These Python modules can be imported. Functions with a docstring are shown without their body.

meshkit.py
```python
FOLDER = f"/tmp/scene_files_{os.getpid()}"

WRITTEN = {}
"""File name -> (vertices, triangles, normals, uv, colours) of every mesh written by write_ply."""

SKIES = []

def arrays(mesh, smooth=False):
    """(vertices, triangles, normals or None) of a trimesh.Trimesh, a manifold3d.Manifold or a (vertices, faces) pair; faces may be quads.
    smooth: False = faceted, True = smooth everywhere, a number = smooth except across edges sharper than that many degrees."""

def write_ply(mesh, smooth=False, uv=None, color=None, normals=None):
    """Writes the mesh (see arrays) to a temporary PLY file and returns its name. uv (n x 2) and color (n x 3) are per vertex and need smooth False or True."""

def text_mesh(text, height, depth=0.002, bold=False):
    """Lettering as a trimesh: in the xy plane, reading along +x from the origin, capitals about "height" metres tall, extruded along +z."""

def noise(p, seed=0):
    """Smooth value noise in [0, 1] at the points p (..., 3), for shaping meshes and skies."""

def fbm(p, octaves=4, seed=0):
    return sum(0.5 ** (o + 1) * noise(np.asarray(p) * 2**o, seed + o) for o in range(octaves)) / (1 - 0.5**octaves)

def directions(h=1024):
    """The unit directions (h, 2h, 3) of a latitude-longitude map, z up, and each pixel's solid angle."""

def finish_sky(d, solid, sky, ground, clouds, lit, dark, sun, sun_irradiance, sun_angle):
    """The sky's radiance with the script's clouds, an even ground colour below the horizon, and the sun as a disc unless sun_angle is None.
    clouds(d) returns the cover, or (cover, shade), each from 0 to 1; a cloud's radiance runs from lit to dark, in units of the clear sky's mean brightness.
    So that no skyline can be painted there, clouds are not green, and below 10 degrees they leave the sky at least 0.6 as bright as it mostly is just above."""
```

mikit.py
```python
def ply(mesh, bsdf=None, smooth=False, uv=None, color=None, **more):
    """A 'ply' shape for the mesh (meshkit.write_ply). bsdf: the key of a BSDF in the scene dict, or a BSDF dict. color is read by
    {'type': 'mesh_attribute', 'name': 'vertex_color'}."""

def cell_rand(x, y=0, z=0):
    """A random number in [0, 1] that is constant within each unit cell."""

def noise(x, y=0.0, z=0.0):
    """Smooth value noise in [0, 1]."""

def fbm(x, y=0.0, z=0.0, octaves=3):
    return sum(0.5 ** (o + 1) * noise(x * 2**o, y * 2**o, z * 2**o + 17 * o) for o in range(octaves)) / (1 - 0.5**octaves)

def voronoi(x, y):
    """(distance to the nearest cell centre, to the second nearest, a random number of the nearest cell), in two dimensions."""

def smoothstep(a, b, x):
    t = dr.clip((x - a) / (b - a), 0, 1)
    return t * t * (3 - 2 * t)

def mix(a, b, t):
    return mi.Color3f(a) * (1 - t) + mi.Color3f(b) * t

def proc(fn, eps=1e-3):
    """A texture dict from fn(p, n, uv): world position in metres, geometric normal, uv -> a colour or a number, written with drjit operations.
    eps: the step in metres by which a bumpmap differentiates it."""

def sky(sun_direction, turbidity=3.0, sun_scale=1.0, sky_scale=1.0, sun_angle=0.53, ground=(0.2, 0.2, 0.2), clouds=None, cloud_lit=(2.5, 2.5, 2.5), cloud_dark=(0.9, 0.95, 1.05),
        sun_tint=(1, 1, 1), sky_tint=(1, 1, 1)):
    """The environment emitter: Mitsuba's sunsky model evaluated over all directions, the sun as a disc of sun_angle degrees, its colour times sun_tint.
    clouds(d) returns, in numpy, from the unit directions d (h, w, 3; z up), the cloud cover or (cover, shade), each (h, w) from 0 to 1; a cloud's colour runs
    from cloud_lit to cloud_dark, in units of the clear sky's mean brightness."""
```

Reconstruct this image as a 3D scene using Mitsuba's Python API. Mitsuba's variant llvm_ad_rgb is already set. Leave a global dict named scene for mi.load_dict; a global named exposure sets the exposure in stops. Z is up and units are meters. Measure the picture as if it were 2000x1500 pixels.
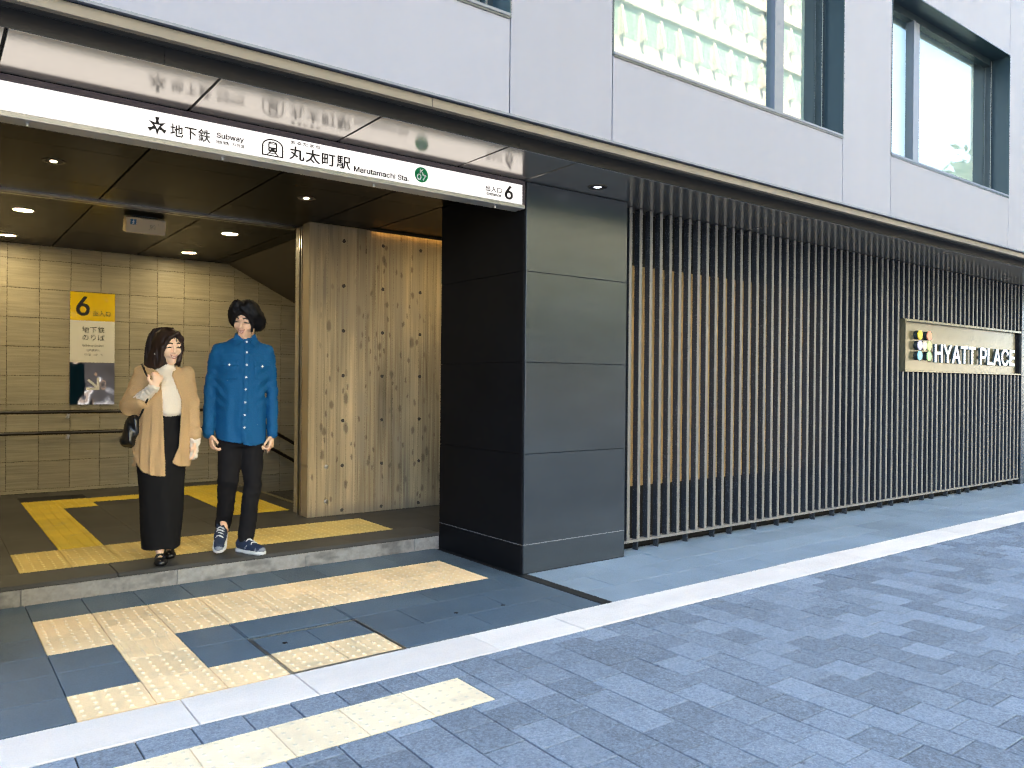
import math, json
import numpy as np, trimesh, drjit as dr, mitsuba as mi
import mikit, meshkit
from shapely.geometry import Polygon, LineString, Point
from shapely.ops import unary_union
from shapely import affinity

T = mi.ScalarTransform4f
scene, labels = {}, {}

# ---------------------------------------------------------------- camera, sky, exposure
EYE = np.array([0.0, 0.0, 1.40])
YAW, PITCH, ROLL = 0.64711, -0.00188, 0.0093
_f = np.array([math.sin(YAW) * math.cos(PITCH), math.cos(YAW) * math.cos(PITCH), math.sin(PITCH)])
_r = np.array([math.cos(YAW), -math.sin(YAW), 0.0])
_u = np.cross(_r, _f)
_up = _u * math.cos(ROLL) - _r * math.sin(ROLL)
_rt = _r * math.cos(ROLL) + _u * math.sin(ROLL)
scene['camera'] = {'type': 'perspective', 'fov': 2 * math.degrees(math.atan(1000 / 1529.6)), 'fov_axis': 'x',
                   'near_clip': 0.05, 'far_clip': 600.0,
                   'to_world': T().look_at(origin=EYE.tolist(), target=(EYE + _f).tolist(), up=_up.tolist())}
# the sun stands behind the building: this side of the street lies in its shade, the far side is sunlit
scene['sky'] = mikit.sky((-0.35, 0.80, 0.95), turbidity=4.0, sky_tint=(1.27, 1.08, 0.92), sun_tint=(1.0, 0.97, 0.9))
exposure = 4.9
LUM = 2.0 ** -exposure           # radiance of a surface that shows as white

def onscreen(P, m=40):
    q = np.asarray(P, float) - EYE
    z = q @ _f
    x, y = 1000 + 1529.6 * (q @ _rt) / np.maximum(z, 1e-3), 750 - 1529.6 * (q @ _up) / np.maximum(z, 1e-3)
    return (z > 0.2) & (x > -m) & (x < 2000 + m) & (y > -m) & (y < 1500 + m), z

# ---------------------------------------------------------------- registry
def _num(key):
    if key not in scene and key not in labels:
        return key
    i = 1
    while f'{key}_{i:03d}' in scene or f'{key}_{i:03d}' in labels:
        i += 1
    return f'{key}_{i:03d}'

def thing(name, label=None, cat=None, group=None, kind=None):
    key = _num(name)
    d = {}
    if label: d['label'] = label
    if cat: d['category'] = cat
    if group: d['group'] = group
    if kind: d['kind'] = kind
    labels[key] = d
    return key

def part(parent, name, mesh, mat, smooth=False, uv=None, label=None, kind=None, emit=None, color=None):
    key = _num(f'{parent}__{name}' if parent else name)
    more = {}
    if emit is not None:
        more['emitter'] = {'type': 'area', 'radiance': {'type': 'rgb', 'value': [float(c) for c in emit]}}
    scene[key] = mikit.ply(mesh, mat, smooth=smooth, uv=uv, color=color, **more)
    if label or kind:
        labels[key] = {}
        if label: labels[key]['label'] = label
        if kind: labels[key]['kind'] = kind
    return key

def solo(name, mesh, mat, label=None, cat=None, group=None, kind=None, **k):
    key = thing(name, label, cat, group, kind)
    lab = labels.pop(key)
    part(None, key, mesh, mat, **k)
    labels[key] = {**labels.get(key, {}), **lab}
    return key

# ---------------------------------------------------------------- mesh helpers
def cat(ms):
    return trimesh.util.concatenate([m for m in ms if m is not None])

def box(x0, x1, y0, y1, z0, z1, b=0.0):
    """a box; b > 0 chamfers its edges"""
    if b <= 0:
        m = trimesh.creation.box(extents=(1, 1, 1))
        v = (np.array(m.vertices) + 0.5) * [x1 - x0, y1 - y0, z1 - z0] + [x0, y0, z0]
        return trimesh.Trimesh(v, m.faces, process=False)
    P = []
    for sx in (0, 1):
        for sy in (0, 1):
            for sz in (0, 1):
                c = np.array([[x0, x1][sx], [y0, y1][sy], [z0, z1][sz]])
                s = np.array([1 - 2 * sx, 1 - 2 * sy, 1 - 2 * sz]) * b
                for k in range(3):
                    q = c + s
                    q[k] = c[k]
                    P.append(q)
    return trimesh.convex.convex_hull(np.array(P))

def slabbox(x0, x1, y0, y1, z0, z1, b=0.003):
    """paving piece: chamfered top only, no bottom"""
    v = [(x0, y0, z0), (x1, y0, z0), (x1, y1, z0), (x0, y1, z0), (x0, y0, z1 - b), (x1, y0, z1 - b), (x1, y1, z1 - b), (x0, y1, z1 - b),
         (x0 + b, y0 + b, z1), (x1 - b, y0 + b, z1), (x1 - b, y1 - b, z1), (x0 + b, y1 - b, z1)]
    f = [(8, 9, 10), (8, 10, 11)]
    for i in range(4):
        j = (i + 1) % 4
        f += [(i, j, 4 + j), (i, 4 + j, 4 + i), (4 + i, 4 + j, 8 + j), (4 + i, 8 + j, 8 + i)]
    return trimesh.Trimesh(np.array(v, float), np.array(f), process=False)

def wallpiece(x0, x1, z0, z1, y, th, b=0.002, ax='y'):
    """tile or panel on a wall that faces -y (ax 'y') or -x (ax 'x'): front at y, thickness th"""
    m = slabbox(0, x1 - x0, 0, z1 - z0, -th, 0, b)
    v = np.array(m.vertices)
    if ax == 'y':
        w = np.stack([x0 + v[:, 0], y - v[:, 2], z0 + v[:, 1]], 1)
    else:   # faces -x ; x0,x1 are y range
        w = np.stack([y - v[:, 2], x1 - v[:, 0], z0 + v[:, 1]], 1)
    return trimesh.Trimesh(w, m.faces, process=False)

def tube(pts, r, n=10, closed=False):
    p = np.asarray(pts, float)
    t = np.gradient(p, axis=0)
    t /= np.linalg.norm(t, axis=1, keepdims=True) + 1e-12
    ref = np.where(np.abs(t[:, 2:]) < 0.9, [[0, 0, 1.0]], [[1.0, 0, 0]])
    a = np.cross(t, ref); a /= np.linalg.norm(a, axis=1, keepdims=True)
    for i in range(1, len(a)):
        if a[i] @ a[i - 1] < 0: a[i] = -a[i]
    b = np.cross(t, a)
    ang = np.arange(n) * 2 * np.pi / n
    r = np.broadcast_to(r, (len(p),))
    v = (p[:, None] + r[:, None, None] * (np.cos(ang)[None, :, None] * a[:, None] + np.sin(ang)[None, :, None] * b[:, None])).reshape(-1, 3)
    f = []
    for i in range(len(p) - 1):
        for j in range(n):
            k = (j + 1) % n
            f += [(i * n + j, i * n + k, (i + 1) * n + k), (i * n + j, (i + 1) * n + k, (i + 1) * n + j)]
    v = np.vstack([v, p[0], p[-1]])
    for j in range(n):
        k = (j + 1) % n
        f += [(len(v) - 2, k, j), (len(v) - 1, (len(p) - 1) * n + j, (len(p) - 1) * n + k)]
    m = trimesh.Trimesh(v, np.array(f), process=False)
    m.fix_normals()
    return m

def cyl(c, r, h, axis='z', n=24):
    m = trimesh.creation.cylinder(radius=r, height=h, sections=n)
    if axis == 'y': m.apply_transform(trimesh.transformations.rotation_matrix(math.pi / 2, [1, 0, 0]))
    if axis == 'x': m.apply_transform(trimesh.transformations.rotation_matrix(math.pi / 2, [0, 1, 0]))
    m.apply_translation(c)
    return m

def flat_on_y(poly, x, y, z, depth=0.002):
    """an outline (x, z in metres, shapely) as a plate whose face looks to -y and stands `depth` proud of plane y"""
    out = []
    for g in getattr(poly, 'geoms', [poly]):
        if g.is_empty or g.area < 1e-9: continue
        m = trimesh.creation.extrude_polygon(g, depth, engine='earcut')
        v = np.array(m.vertices)
        out.append(trimesh.Trimesh(np.stack([x + v[:, 0], y - v[:, 2], z + v[:, 1]], 1), m.faces, process=False))
    return cat(out)

def latin(text, x0, x1, y, z0, h, depth=0.002, bold=False):
    m = meshkit.text_mesh(text, h, depth, bold)
    v = np.array(m.vertices)
    if x1 is not None:
        v[:, 0] = (v[:, 0] - v[:, 0].min()) * (x1 - x0) / np.ptp(v[:, 0])
    else:
        v[:, 0] -= v[:, 0].min()
    return trimesh.Trimesh(np.stack([x0 + v[:, 0], y - v[:, 2], z0 + v[:, 1]], 1), m.faces, process=False)

GLYPH = json.loads(r'''{"た": "ƖűƖźƘƁƠƁơƀƠŵƢűƫŮƵůǃŰǃŧƷťƣŦƛŪƘŭ|ƝƐƝƙƹƚǂƘǁƐƥƐƞƐ|űƧƈƨƊƸƔƸƕƷƓƩƥƫƥƢƐƞƈſŽŤŵŦųŧųŨžƁƅƝŲƞ", "ち": "ŲƪƇƩƉƸƓƷƑƩƷƮƷƥƶƤƏƠƊƎƌƍƔƑƟƓƫƒƵƏƻƈƾƁƽŸƹůưŨƧťƞţƉŤƈŦƇŭƛŬƨůƮųƲŷƳźƳƁƱƅƬƉƤƊƝƊƎƅƅŽƃźŻżźžƀƎƅƠųơ", "の": "ŰƁűƑŸƟƄƪƒưƘƱƥưƱƬƶƩƽơǃƔǃƄǁŻƽŴƲūƣťƝŤƘŬƥŰƯŵƶŽƹƇƹƏƷƗƴƝƬƤƥƧơƧƞƗƗƁƒŶƊŮƆŬƀŬźŮŵŴ/źƅŻžƀŷƄŷƉŻƍƂƑƍƕƠƖƧƊƣƂƜŻƑ", "ば": "ƽƹƾƺǂƻǄƺǉƯǉƬǅƪǃƫ|ƊŴƍźƕƀƚƂƨƂƧƙƍƚƍƢƧƣƧƵƱƵƱƣǂƤǁƜƱƙƲſǂŴǅűǄůǀũƲųƱŬƬŦƦţƛţƓťƍŪƋŮ/ƔŶƔŰƗŭƢŬƥŮƧŰƨŷƨŹƦŹƜźƖŸ|ƳƶƴƷƹƸƺƷǀƪƿƩƺƧƹƧ|ŰŽűƕŶƵſƴƀƲŽƤźƑźŽŻŽſƆƂƄƄƁŽŬżţŵŢŴŤ", "ま": "ŹűŻŹƀžƉƂƘƃƘƍƂƎźƐźƘƌƖƘƗƘƢŻƤźƥŻƭƘƬƘƸƢƸƢƬƼƮƼƦƢƢƢƘƢƗƽƙƽƑƼƐƢƍƣƀƲŹƿŰƺŧƯŰƤŵƢŭƞŦƗţƋŢƃŤžŧźŬ/ƂŲƄŮƈŬƌūƔŬƘůƙŹƓźƊŹƅŷƃŵ", "り": "żƌŽƞƁƸƋƷƈƧƈƤƓƮƞƳƣƳƪưƱƪƴƤƸƗƸƉƵžƯųƩŭƟŧƗŤƌŢƈũƈūƓŭƟŲƥŷƪŽƭƇƮƔƬƟƨƥƤƩƜƩƖƦƐƠƌƚƈƐƆžžž", "る": "ŲƂơƪƞƪƀƩƀƳƑƲƯƴƳƯƳƭƙƗƧƖƮƔƷƏƻƋƾƄƾźƼŲƵŪƭŦƧŤƗţƌŦƇŪƅŭƄŵƆŸƌžƒƀƛſơŽƧŶƪůƮűƳŸƴƁƱƇƩƍƢƎƛƎƐƌƄƅŹŻ/ƎŲƏůƔŬƞūƠŬƞųƛŶƗŸƐŷ", "下": "ŭƭŭƶǇƶǇƭƝƬƝƞƻƍǀƊǂƇƼƀƩƍƝƓƝŠƔşƓƬ", "丸": "ŪŤūŦųūżųƅƂƅƄŴƎŴƐźƕƉƍƋƛƋƞŰƞŰƧƌƨƍƼƖƽƖƨƴƧƵŪƶŪƿŪǁūǂŻǃżǊŸǊŬǉŦǆŢǂŠƳŠƮŢƬťƪūƪƞƖƞƒƇƢŹƢŷƜŲƛŲƎŽƄŭŷŢŰş", "乘": "ūŨūŪŴŮžųƈŻƄżƃƀůŽŮƄƃƉƃƏűƐűƗƃƘƄƞŮƟŮƧƕƩƕƯŶƮŴƶƛƹƺƼƽƶƽƴƠưƟƩǆƧǆƟưƞƱƕƾƚǃƕǁƓƱƌƱƃƽƃƾƅƿƊǀƊǇƇǄŽƿŻƬźƸűǉũǄŢƾŤƲŪƧųƠźƞşƕşƕźƆŭŶŤŰţ/ƟƉƥƁƧſƧƟƟƟ/ƍƟƌƀƍſƕƉƕƞ", "入": "ŲŠūŧźűƃŻƉƄƐƔƔƣƉƯƅƳƊƻƐƷƜƩưƅƷźǁŰǊŪǅŠƺŧƳŮƬŸƜƕƕƄƏźƉŲſŨŴŠ", "出": "ŲƋŻƋżŮƔŮƔƏŶƐŶƳƀƳƀƙƔƙƕƼƞƽƟƙƴƙƵƴƾƴƾƐƟƏƟůƸŮƹƋǂƋǂŠƹşƸŤŲť", "口": "ŴŢŴƲǀƲǀŢƷŢƶŪžŪŽŢ/žƩžŴƶŴƶƩ", "地": "ƇƓƒƘƒƳƛƳƛƝƝƝƦơƧƽƯƽưƥƸƨƾƬǅƪǄƁǂŽƿŻƺźƳźƱƁƺƂƻƃƼƟƺƟưƛƯŶƧŵƦƖƞƓƛƑƛŭƞŪƽŪƿŬǀůǁŷǂŸǉŵǈŬǆŦǃţƾšƝšƖŤƒūƒƍƐƍƋƋ|ūŸŸžŸƜŬƜūƤŬƥŸƥŸƻƀƼƁƥƍƤƌƜƁƜƁƂƌƅƎŽŮůŭŰ", "处": "ūťūŦŸůƃŻŻƏŹƎŴƆŬƋŴƙŷơžƽƇƺƅƮƘƭƜƬƗƒƏŻƘųƣŮƮŬǉūǆŢƪţƙŧƑŬƉųŽŦųşűş/ƀƝƄƍƉƆƎƕƑƤƂƤ|ƤƼƮƼƯƥƲƣǆƉǅƇƿƄƶƐƯƘƮűƥŲ", "太": "ūťūŧŹůƅźƍƈƒƘŮƙŭƢƔƣƕƽƟƼƞƣǇƢǇƙƣƘƧƍƱŻƾŮǊŧǄşƸťƬűƤżƛƏƒźƤũƦŦƤŤƠšƞŠƘŧƌŲſŦŲşűş", "町": "ƚƪƚƳǉƳǈƪƻƪƻũƹŤƵšơŠƞŨƟũƯũƱŪƱƪ|ŮƴƖƴƖůŷŮŶŧŮŧ/ƇƎƆŷƎŷƎƍ/ƇƬƆƖƎƖƎƬ/ŶŸžŷžƍŷƍ/ŶƗžƖžƬŷƬ", "车": "ŭŻƚżƙƈſƈŸƇŵƐŹƓƃƥŰƥůƦůƮƇƯƎƽƐƾƘƺƔƯǅƮǅƦǄƥƎƥƄƒƙƒƚơƣơƤƒƿƑƾƉƤƈƤżǆŻǇŲƤŲƣşƚşƙŲŮŲ", "鉄": "ūƤŷƮƂƽƄƽƉƻƈƶƗƩƔƢƒơƑƛƇƛƇƒƔƒƕƐƩƑƩƢơƢƛƔƚƔƔƘƔƙƙƦƜƸƥƸƤƫƩƫƪƼƲƼƳƫǅƪǅƢƳƢƳƑǇƐǇƈƴƇƴƅƷŻƽűǃūǉŧǉŦǄşƾŢƶŪƮŸƦŬƝŤƕşƔşƏťƐŧƔũƔŪůţŭūſůſƉůƊůƑſƒſƚŶƛŴƟůƛ/ƈŶƌƇƓƅƏŲƕųƖŬƘŬƢŷƥŽƨƇƖƈƕƊƇƉƇŶ/źƤŻƤƐƤƃƯ/ƋűƇųƇű|ŲƄŶƆŸƅżŸżŲŶű", "铁": "ŪƤŴưŹƼŻƽƂƻƀƲƓƲƔƩźƩŵƠƐƠƒƛƗƨƛƹƣƷƢƫƨƫƩƼƲƼƳƫǆƪǅƢƳƢƲƑƳƐǈƏǈƇƴƆƷŽƼŴǄūǉŧǉťǃşƿŢƷūƮŻƩŲƢŨƚšƖşƐťƗūƟŴƤŽƧƆƕƇƓƃƆƂƆŰƒŵƔŭżŠŸŧżŭżƂŮƃŭƋżƌżƗųƗŲƝůƜ/ƆƌƓƌƔƐƨƐƩƢƟƢƙƔƒƗƆƗ", "駅": "ŰƄŰƹƖƹƗƲƖƱƈưƈƪƔƪƕƩƔƢƈơƈƛƔƚƕƔƔƓƈƒƈƌƗƋƖūƚŵƜƆƝƸǅƸǅƏƶƍƸƂƿŲǄūǊŦǄşǁŠƼťƶŮƱżƬƎƦƎƣŴƟŧƚşƙşƓŢƎşƂşƁŧƊŧƌŨƍůƍűƋŲƅƀƊƁƎŻƏƃ/ƦƘƼƗƼưƦư/ŸƌƀƌƀƒŸƒ/ŸƛƀƛƀƢŸƢ/ŸƫƀƪƀưŸư|ƃſƇŮƂŭžž|ŪŧŭŰůſŵſŶŽżžŽŵŽŪŸŪŷųŶŹŵŸųŬŰťůŤŭť", "곳": "ŬƐƍƑƎƣƗƣƘƑƿƑƿƉŭƉ|ŲŧſūƇůƍŵƏŹƑƃƚƄƜŹƢűƬūƸŨƹŦƵŠƫŢƝũƖŰƊŦźŠŶŠ|ŶƯŶƸƵƷƵƢƳƖƩƗƫƥƫƯ", "는": "ŬƍƿƍǀƆŬƅ|ŶŽƀŽƁŪƶŪƷŢŷš|ŷƸƁƸƁơƶƠƶƘŷƘ", "지": "ƮŠƮƼƸƻƷş|ŬŸŴžżƇƁƐƄƝƄƩŰƪůƲƣƲƣƪƎƩƏƚƐƔƘƆƞƀƦźƣŵơųƗŹƏƂƉƋſŻŴŲűű", "철": "żƀŽƈƸƈƸűƇŰƇũƻŨƻŠŽŠŽŸƭŹƮſ|ƜƤƮƥƮƻƸƼƸƋƯƋƮƜƝƝ|ŬƒŷƗŻƚſƟƂƦƂƪůƫůƳƂƳƃƼƌƼƍƳƠƳƠƫƍƪƎƣƔƜƛƗƤƔƠƌƓƑƎƔƈƛžƑŲƋŰƋ", "타": "ƩƻƪƼƳƻƴƘǂƗǂƖǂƏƴƎƳşƩŠ|ŰƳƜƳƛƫźƪŻƚƚƚƚƒźƑźſƋžƢƀƣŸƈŵŰŶ", "하": "ƪƼƳƻƴƗǂƖǂƕǂƎƴƍƳşƪş|ŬƥŬƭŭƭƂƮƃƺƌƺƍƮƢƮƣƬƢƥ|űƆűƏŵƖźƛƄƟƎƞƖƚƛƕƞƍƞƅƚżƕŷƊųƂŴźŷųž/źƇżƂſſƅżƊżƏžƒƁƔƆƔƌƒƑƏƔƊƖƅƖƀƔŽƑŻƌ"}''')
def glyph(c):
    ps = []
    for p in GLYPH[c].split('|'):
        rings = [[(ord(r[i]) - 360, ord(r[i + 1]) - 360) for i in range(0, len(r), 2)] for r in p.split('/')]
        ps.append(Polygon(rings[0], rings[1:]).buffer(0))
    return unary_union(ps)

def cjk(text, x0, x1, y, z0, h, depth=0.002):
    """a line of square characters between x0 and x1, h tall, standing on z0"""
    n, out = len(text), []
    step = (x1 - x0) / n
    for i, c in enumerate(text):
        if c == ' ': continue
        s = min(step / 100, 9)
        g = affinity.affine_transform(glyph(c), [step * 0.96 / 100, 0, 0, h / 92.0, i * step + 0.02 * step, 9 * h / 92.0])
        out.append(flat_on_y(g, x0, y, z0, depth))
    return cat(out)

def shade_uv(m, t, s=0.5):
    return np.tile([[t, s]], (len(m.vertices), 1))

RNG = np.random.default_rng(7)

# ---------------------------------------------------------------- materials
def rgb(c): return {'type': 'rgb', 'value': [float(x) for x in c]}
def tex(c): return mikit.proc(c) if callable(c) else rgb(c)
def pr(name, base, rough=0.5, spec=0.5, metal=0.0, bump=None, bscale=1.0, coat=0.0, sheen=0.0, eps=1e-3):
    b = {'type': 'principled', 'base_color': tex(base), 'roughness': tex(rough) if callable(rough) else float(rough), 'specular': float(spec), 'metallic': float(metal)}
    if coat: b['clearcoat'] = float(coat); b['clearcoat_gloss'] = 0.9
    if sheen: b['sheen'] = float(sheen)
    if bump is not None:
        b = {'type': 'bumpmap', 'arbitrary': mikit.proc(bump, eps), 'scale': float(bscale), 'bsdf': b}
    scene[name] = {'type': 'twosided', 'bsdf': b}

N, FB, VO, SS, MX, CR = mikit.noise, mikit.fbm, mikit.voronoi, mikit.smoothstep, mikit.mix, mikit.cell_rand

def f_paver(p, n, uv):
    g = N(p.x * 210, p.y * 210, p.z * 90)
    g2 = N(p.x * 95 + 7, p.y * 95, 3)
    s = FB(p.x * 24, p.y * 24, 0, 2)
    t = 0.62 + 0.62 * uv.x + 0.40 * (g - 0.5) + 0.34 * (g2 - 0.5) + 0.12 * (s - 0.5)
    t = t * (0.95 + 0.1 * FB(p.x * 1.1, p.y * 1.1, 3, 2))
    wh = SS(0.86, 0.95, N(p.x * 130, p.y * 130, 9)) * 0.25
    gd, g2_, gk = VO(p.x * 1.6, p.y * 1.6)
    t = t * (1 - 0.40 * (1 - SS(0.014, 0.024, gd)) * SS(0.62, 0.66, gk))
    return MX(mi.Color3f(0.200, 0.238, 0.286) * t, mi.Color3f(0.50, 0.53, 0.56), wh)
pr('paver_stone', f_paver, 0.62, 0.4, bump=lambda p, n, uv: 0.6 * N(p.x * 200, p.y * 200, 0) + 0.4 * dr.sin(p.x * 2 * 3.14159 / 0.0085), bscale=0.0010, eps=8e-4)

def f_paving_far(p, n, uv):
    cx = dr.floor(p.x / 0.2058)
    cy = dr.floor((p.y + 0.2 * CR(cx, 5)) / 0.2058)
    fx, fy = p.x / 0.2058 - cx, (p.y + 0.2 * CR(cx, 5)) / 0.2058 - cy
    j = SS(0.0, 0.02, dr.minimum(dr.minimum(fx, 1 - fx), dr.minimum(fy, 1 - fy)))
    return mi.Color3f(0.196, 0.240, 0.292) * (0.72 + 0.5 * CR(cx, cy, 9) + 0.3 * (N(p.x * 300, p.y * 300, 0) - 0.5)) * (0.35 + 0.65 * j)
pr('paving_far', f_paving_far, 0.65, 0.4)
pr('joint_sand', (0.03, 0.03, 0.03), 0.9, 0.2)

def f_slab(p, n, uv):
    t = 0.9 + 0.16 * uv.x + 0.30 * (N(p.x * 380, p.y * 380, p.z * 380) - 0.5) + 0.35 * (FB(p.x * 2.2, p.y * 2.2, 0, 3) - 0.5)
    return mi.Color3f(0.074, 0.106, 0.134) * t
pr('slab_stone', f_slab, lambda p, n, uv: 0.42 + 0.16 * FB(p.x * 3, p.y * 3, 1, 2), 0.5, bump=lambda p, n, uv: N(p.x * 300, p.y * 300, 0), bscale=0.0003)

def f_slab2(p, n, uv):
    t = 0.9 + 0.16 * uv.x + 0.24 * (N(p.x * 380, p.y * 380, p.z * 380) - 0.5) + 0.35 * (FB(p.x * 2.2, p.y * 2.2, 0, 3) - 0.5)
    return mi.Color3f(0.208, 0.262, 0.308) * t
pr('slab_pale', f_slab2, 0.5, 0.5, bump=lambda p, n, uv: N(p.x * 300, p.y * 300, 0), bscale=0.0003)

def f_kerb(p, n, uv):
    t = 0.93 + 0.1 * uv.x + 0.16 * (N(p.x * 300, p.y * 300, p.z * 300) - 0.5) + 0.20 * (FB(p.x * 2.3, p.y * 7, 0, 4) - 0.5)
    return mi.Color3f(0.71, 0.645, 0.575) * t
pr('kerb_granite', f_kerb, 0.55, 0.4, bump=lambda p, n, uv: N(p.x * 200, p.y * 200, 0), bscale=0.0005)

def tact(c, top):
    def f(p, n, uv):
        t = 0.93 + 0.12 * uv.x + 0.10 * (N(p.x * 300, p.y * 300, 0) - 0.5) + 0.22 * (FB(p.x * 5, p.y * 5, 2, 3) - 0.5)
        d = SS(0.60, 0.80, FB(p.x * 9 + 4, p.y * 9, 5, 3)) * 0.18
        col = MX(mi.Color3f(c) * t, mi.Color3f(0.30, 0.27, 0.2), d)
        return MX(col, mi.Color3f(top), SS(0.6, 0.9, uv.y) * 0.5)
    return f
pr('tactile_cream', tact((0.79, 0.57, 0.315), (0.92, 0.83, 0.62)), 0.55, 0.4)
pr('tactile_pale', tact((0.83, 0.68, 0.455), (0.50, 0.47, 0.38)), 0.6, 0.4)
pr('tactile_step', tact((0.60, 0.43, 0.135), (0.88, 0.76, 0.40)), 0.5, 0.5)
pr('tactile_yellow', tact((0.64, 0.455, 0.035), (0.80, 0.66, 0.20)), 0.5, 0.5)

def f_tread(p, n, uv):
    return mi.Color3f(0.042, 0.041, 0.039) * (0.85 + 0.3 * uv.x + 0.3 * (N(p.x * 350, p.y * 350, p.z * 350) - 0.5) + 0.5 * (FB(p.x * 2, p.y * 2, 0, 3) - 0.5))
pr('floor_stone', f_tread, lambda p, n, uv: 0.34 + 0.22 * FB(p.x * 4, p.y * 4, 1, 2), 0.5, bump=lambda p, n, uv: N(p.x * 250, p.y * 250, 0), bscale=0.0003)
def f_riser(p, n, uv):
    s = FB(p.x * 40, p.z * 40, p.y * 40, 3)
    st = SS(0.45, 0.8, FB(p.x * 6, p.z * 14, 1, 3))
    return mi.Color3f(0.30, 0.285, 0.265) * (0.75 + 0.1 * uv.x + 0.6 * (s - 0.3)) * (1 - 0.45 * st)
pr('riser_stone', f_riser, 0.6, 0.4)

def f_pillar(p, n, uv):
    t = 0.85 + 0.2 * uv.x + 0.5 * (FB(p.x * 1.6 + p.y, p.z * 5.5, 1, 3) - 0.5) + 0.14 * (N(p.x * 260, p.z * 260, p.y * 260) - 0.5)
    sp = SS(0.80, 0.84, N(p.x * 38, p.z * 38, p.y * 38)) * 0.0
    return MX(mi.Color3f(0.020, 0.028, 0.036) * t, mi.Color3f(0.4, 0.4, 0.38), sp * 0.5)
pr('pillar_stone', f_pillar, lambda p, n, uv: 0.24 + 0.08 * FB(p.x * 3, p.z * 8, p.y * 3, 2), 0.95, bump=lambda p, n, uv: FB(p.x * 30 + p.y * 30, p.z * 30, 0, 2), bscale=0.0004)
pr('pillar_side_shaded', lambda p, n, uv: mi.Color3f(0.004, 0.0046, 0.006) * (0.8 + 0.5 * FB(p.y * 2, p.z * 3, 0, 3)), 0.5, 0.08)  # darker copy of the pillar stone, side-face shade put into the colour
pr('joint_dark', (0.012, 0.012, 0.013), 0.6, 0.3)
pr('joint_grout', (0.15, 0.132, 0.092), 0.8, 0.3)
pr('joint_light', (0.30, 0.30, 0.30), 0.7, 0.3)

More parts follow.
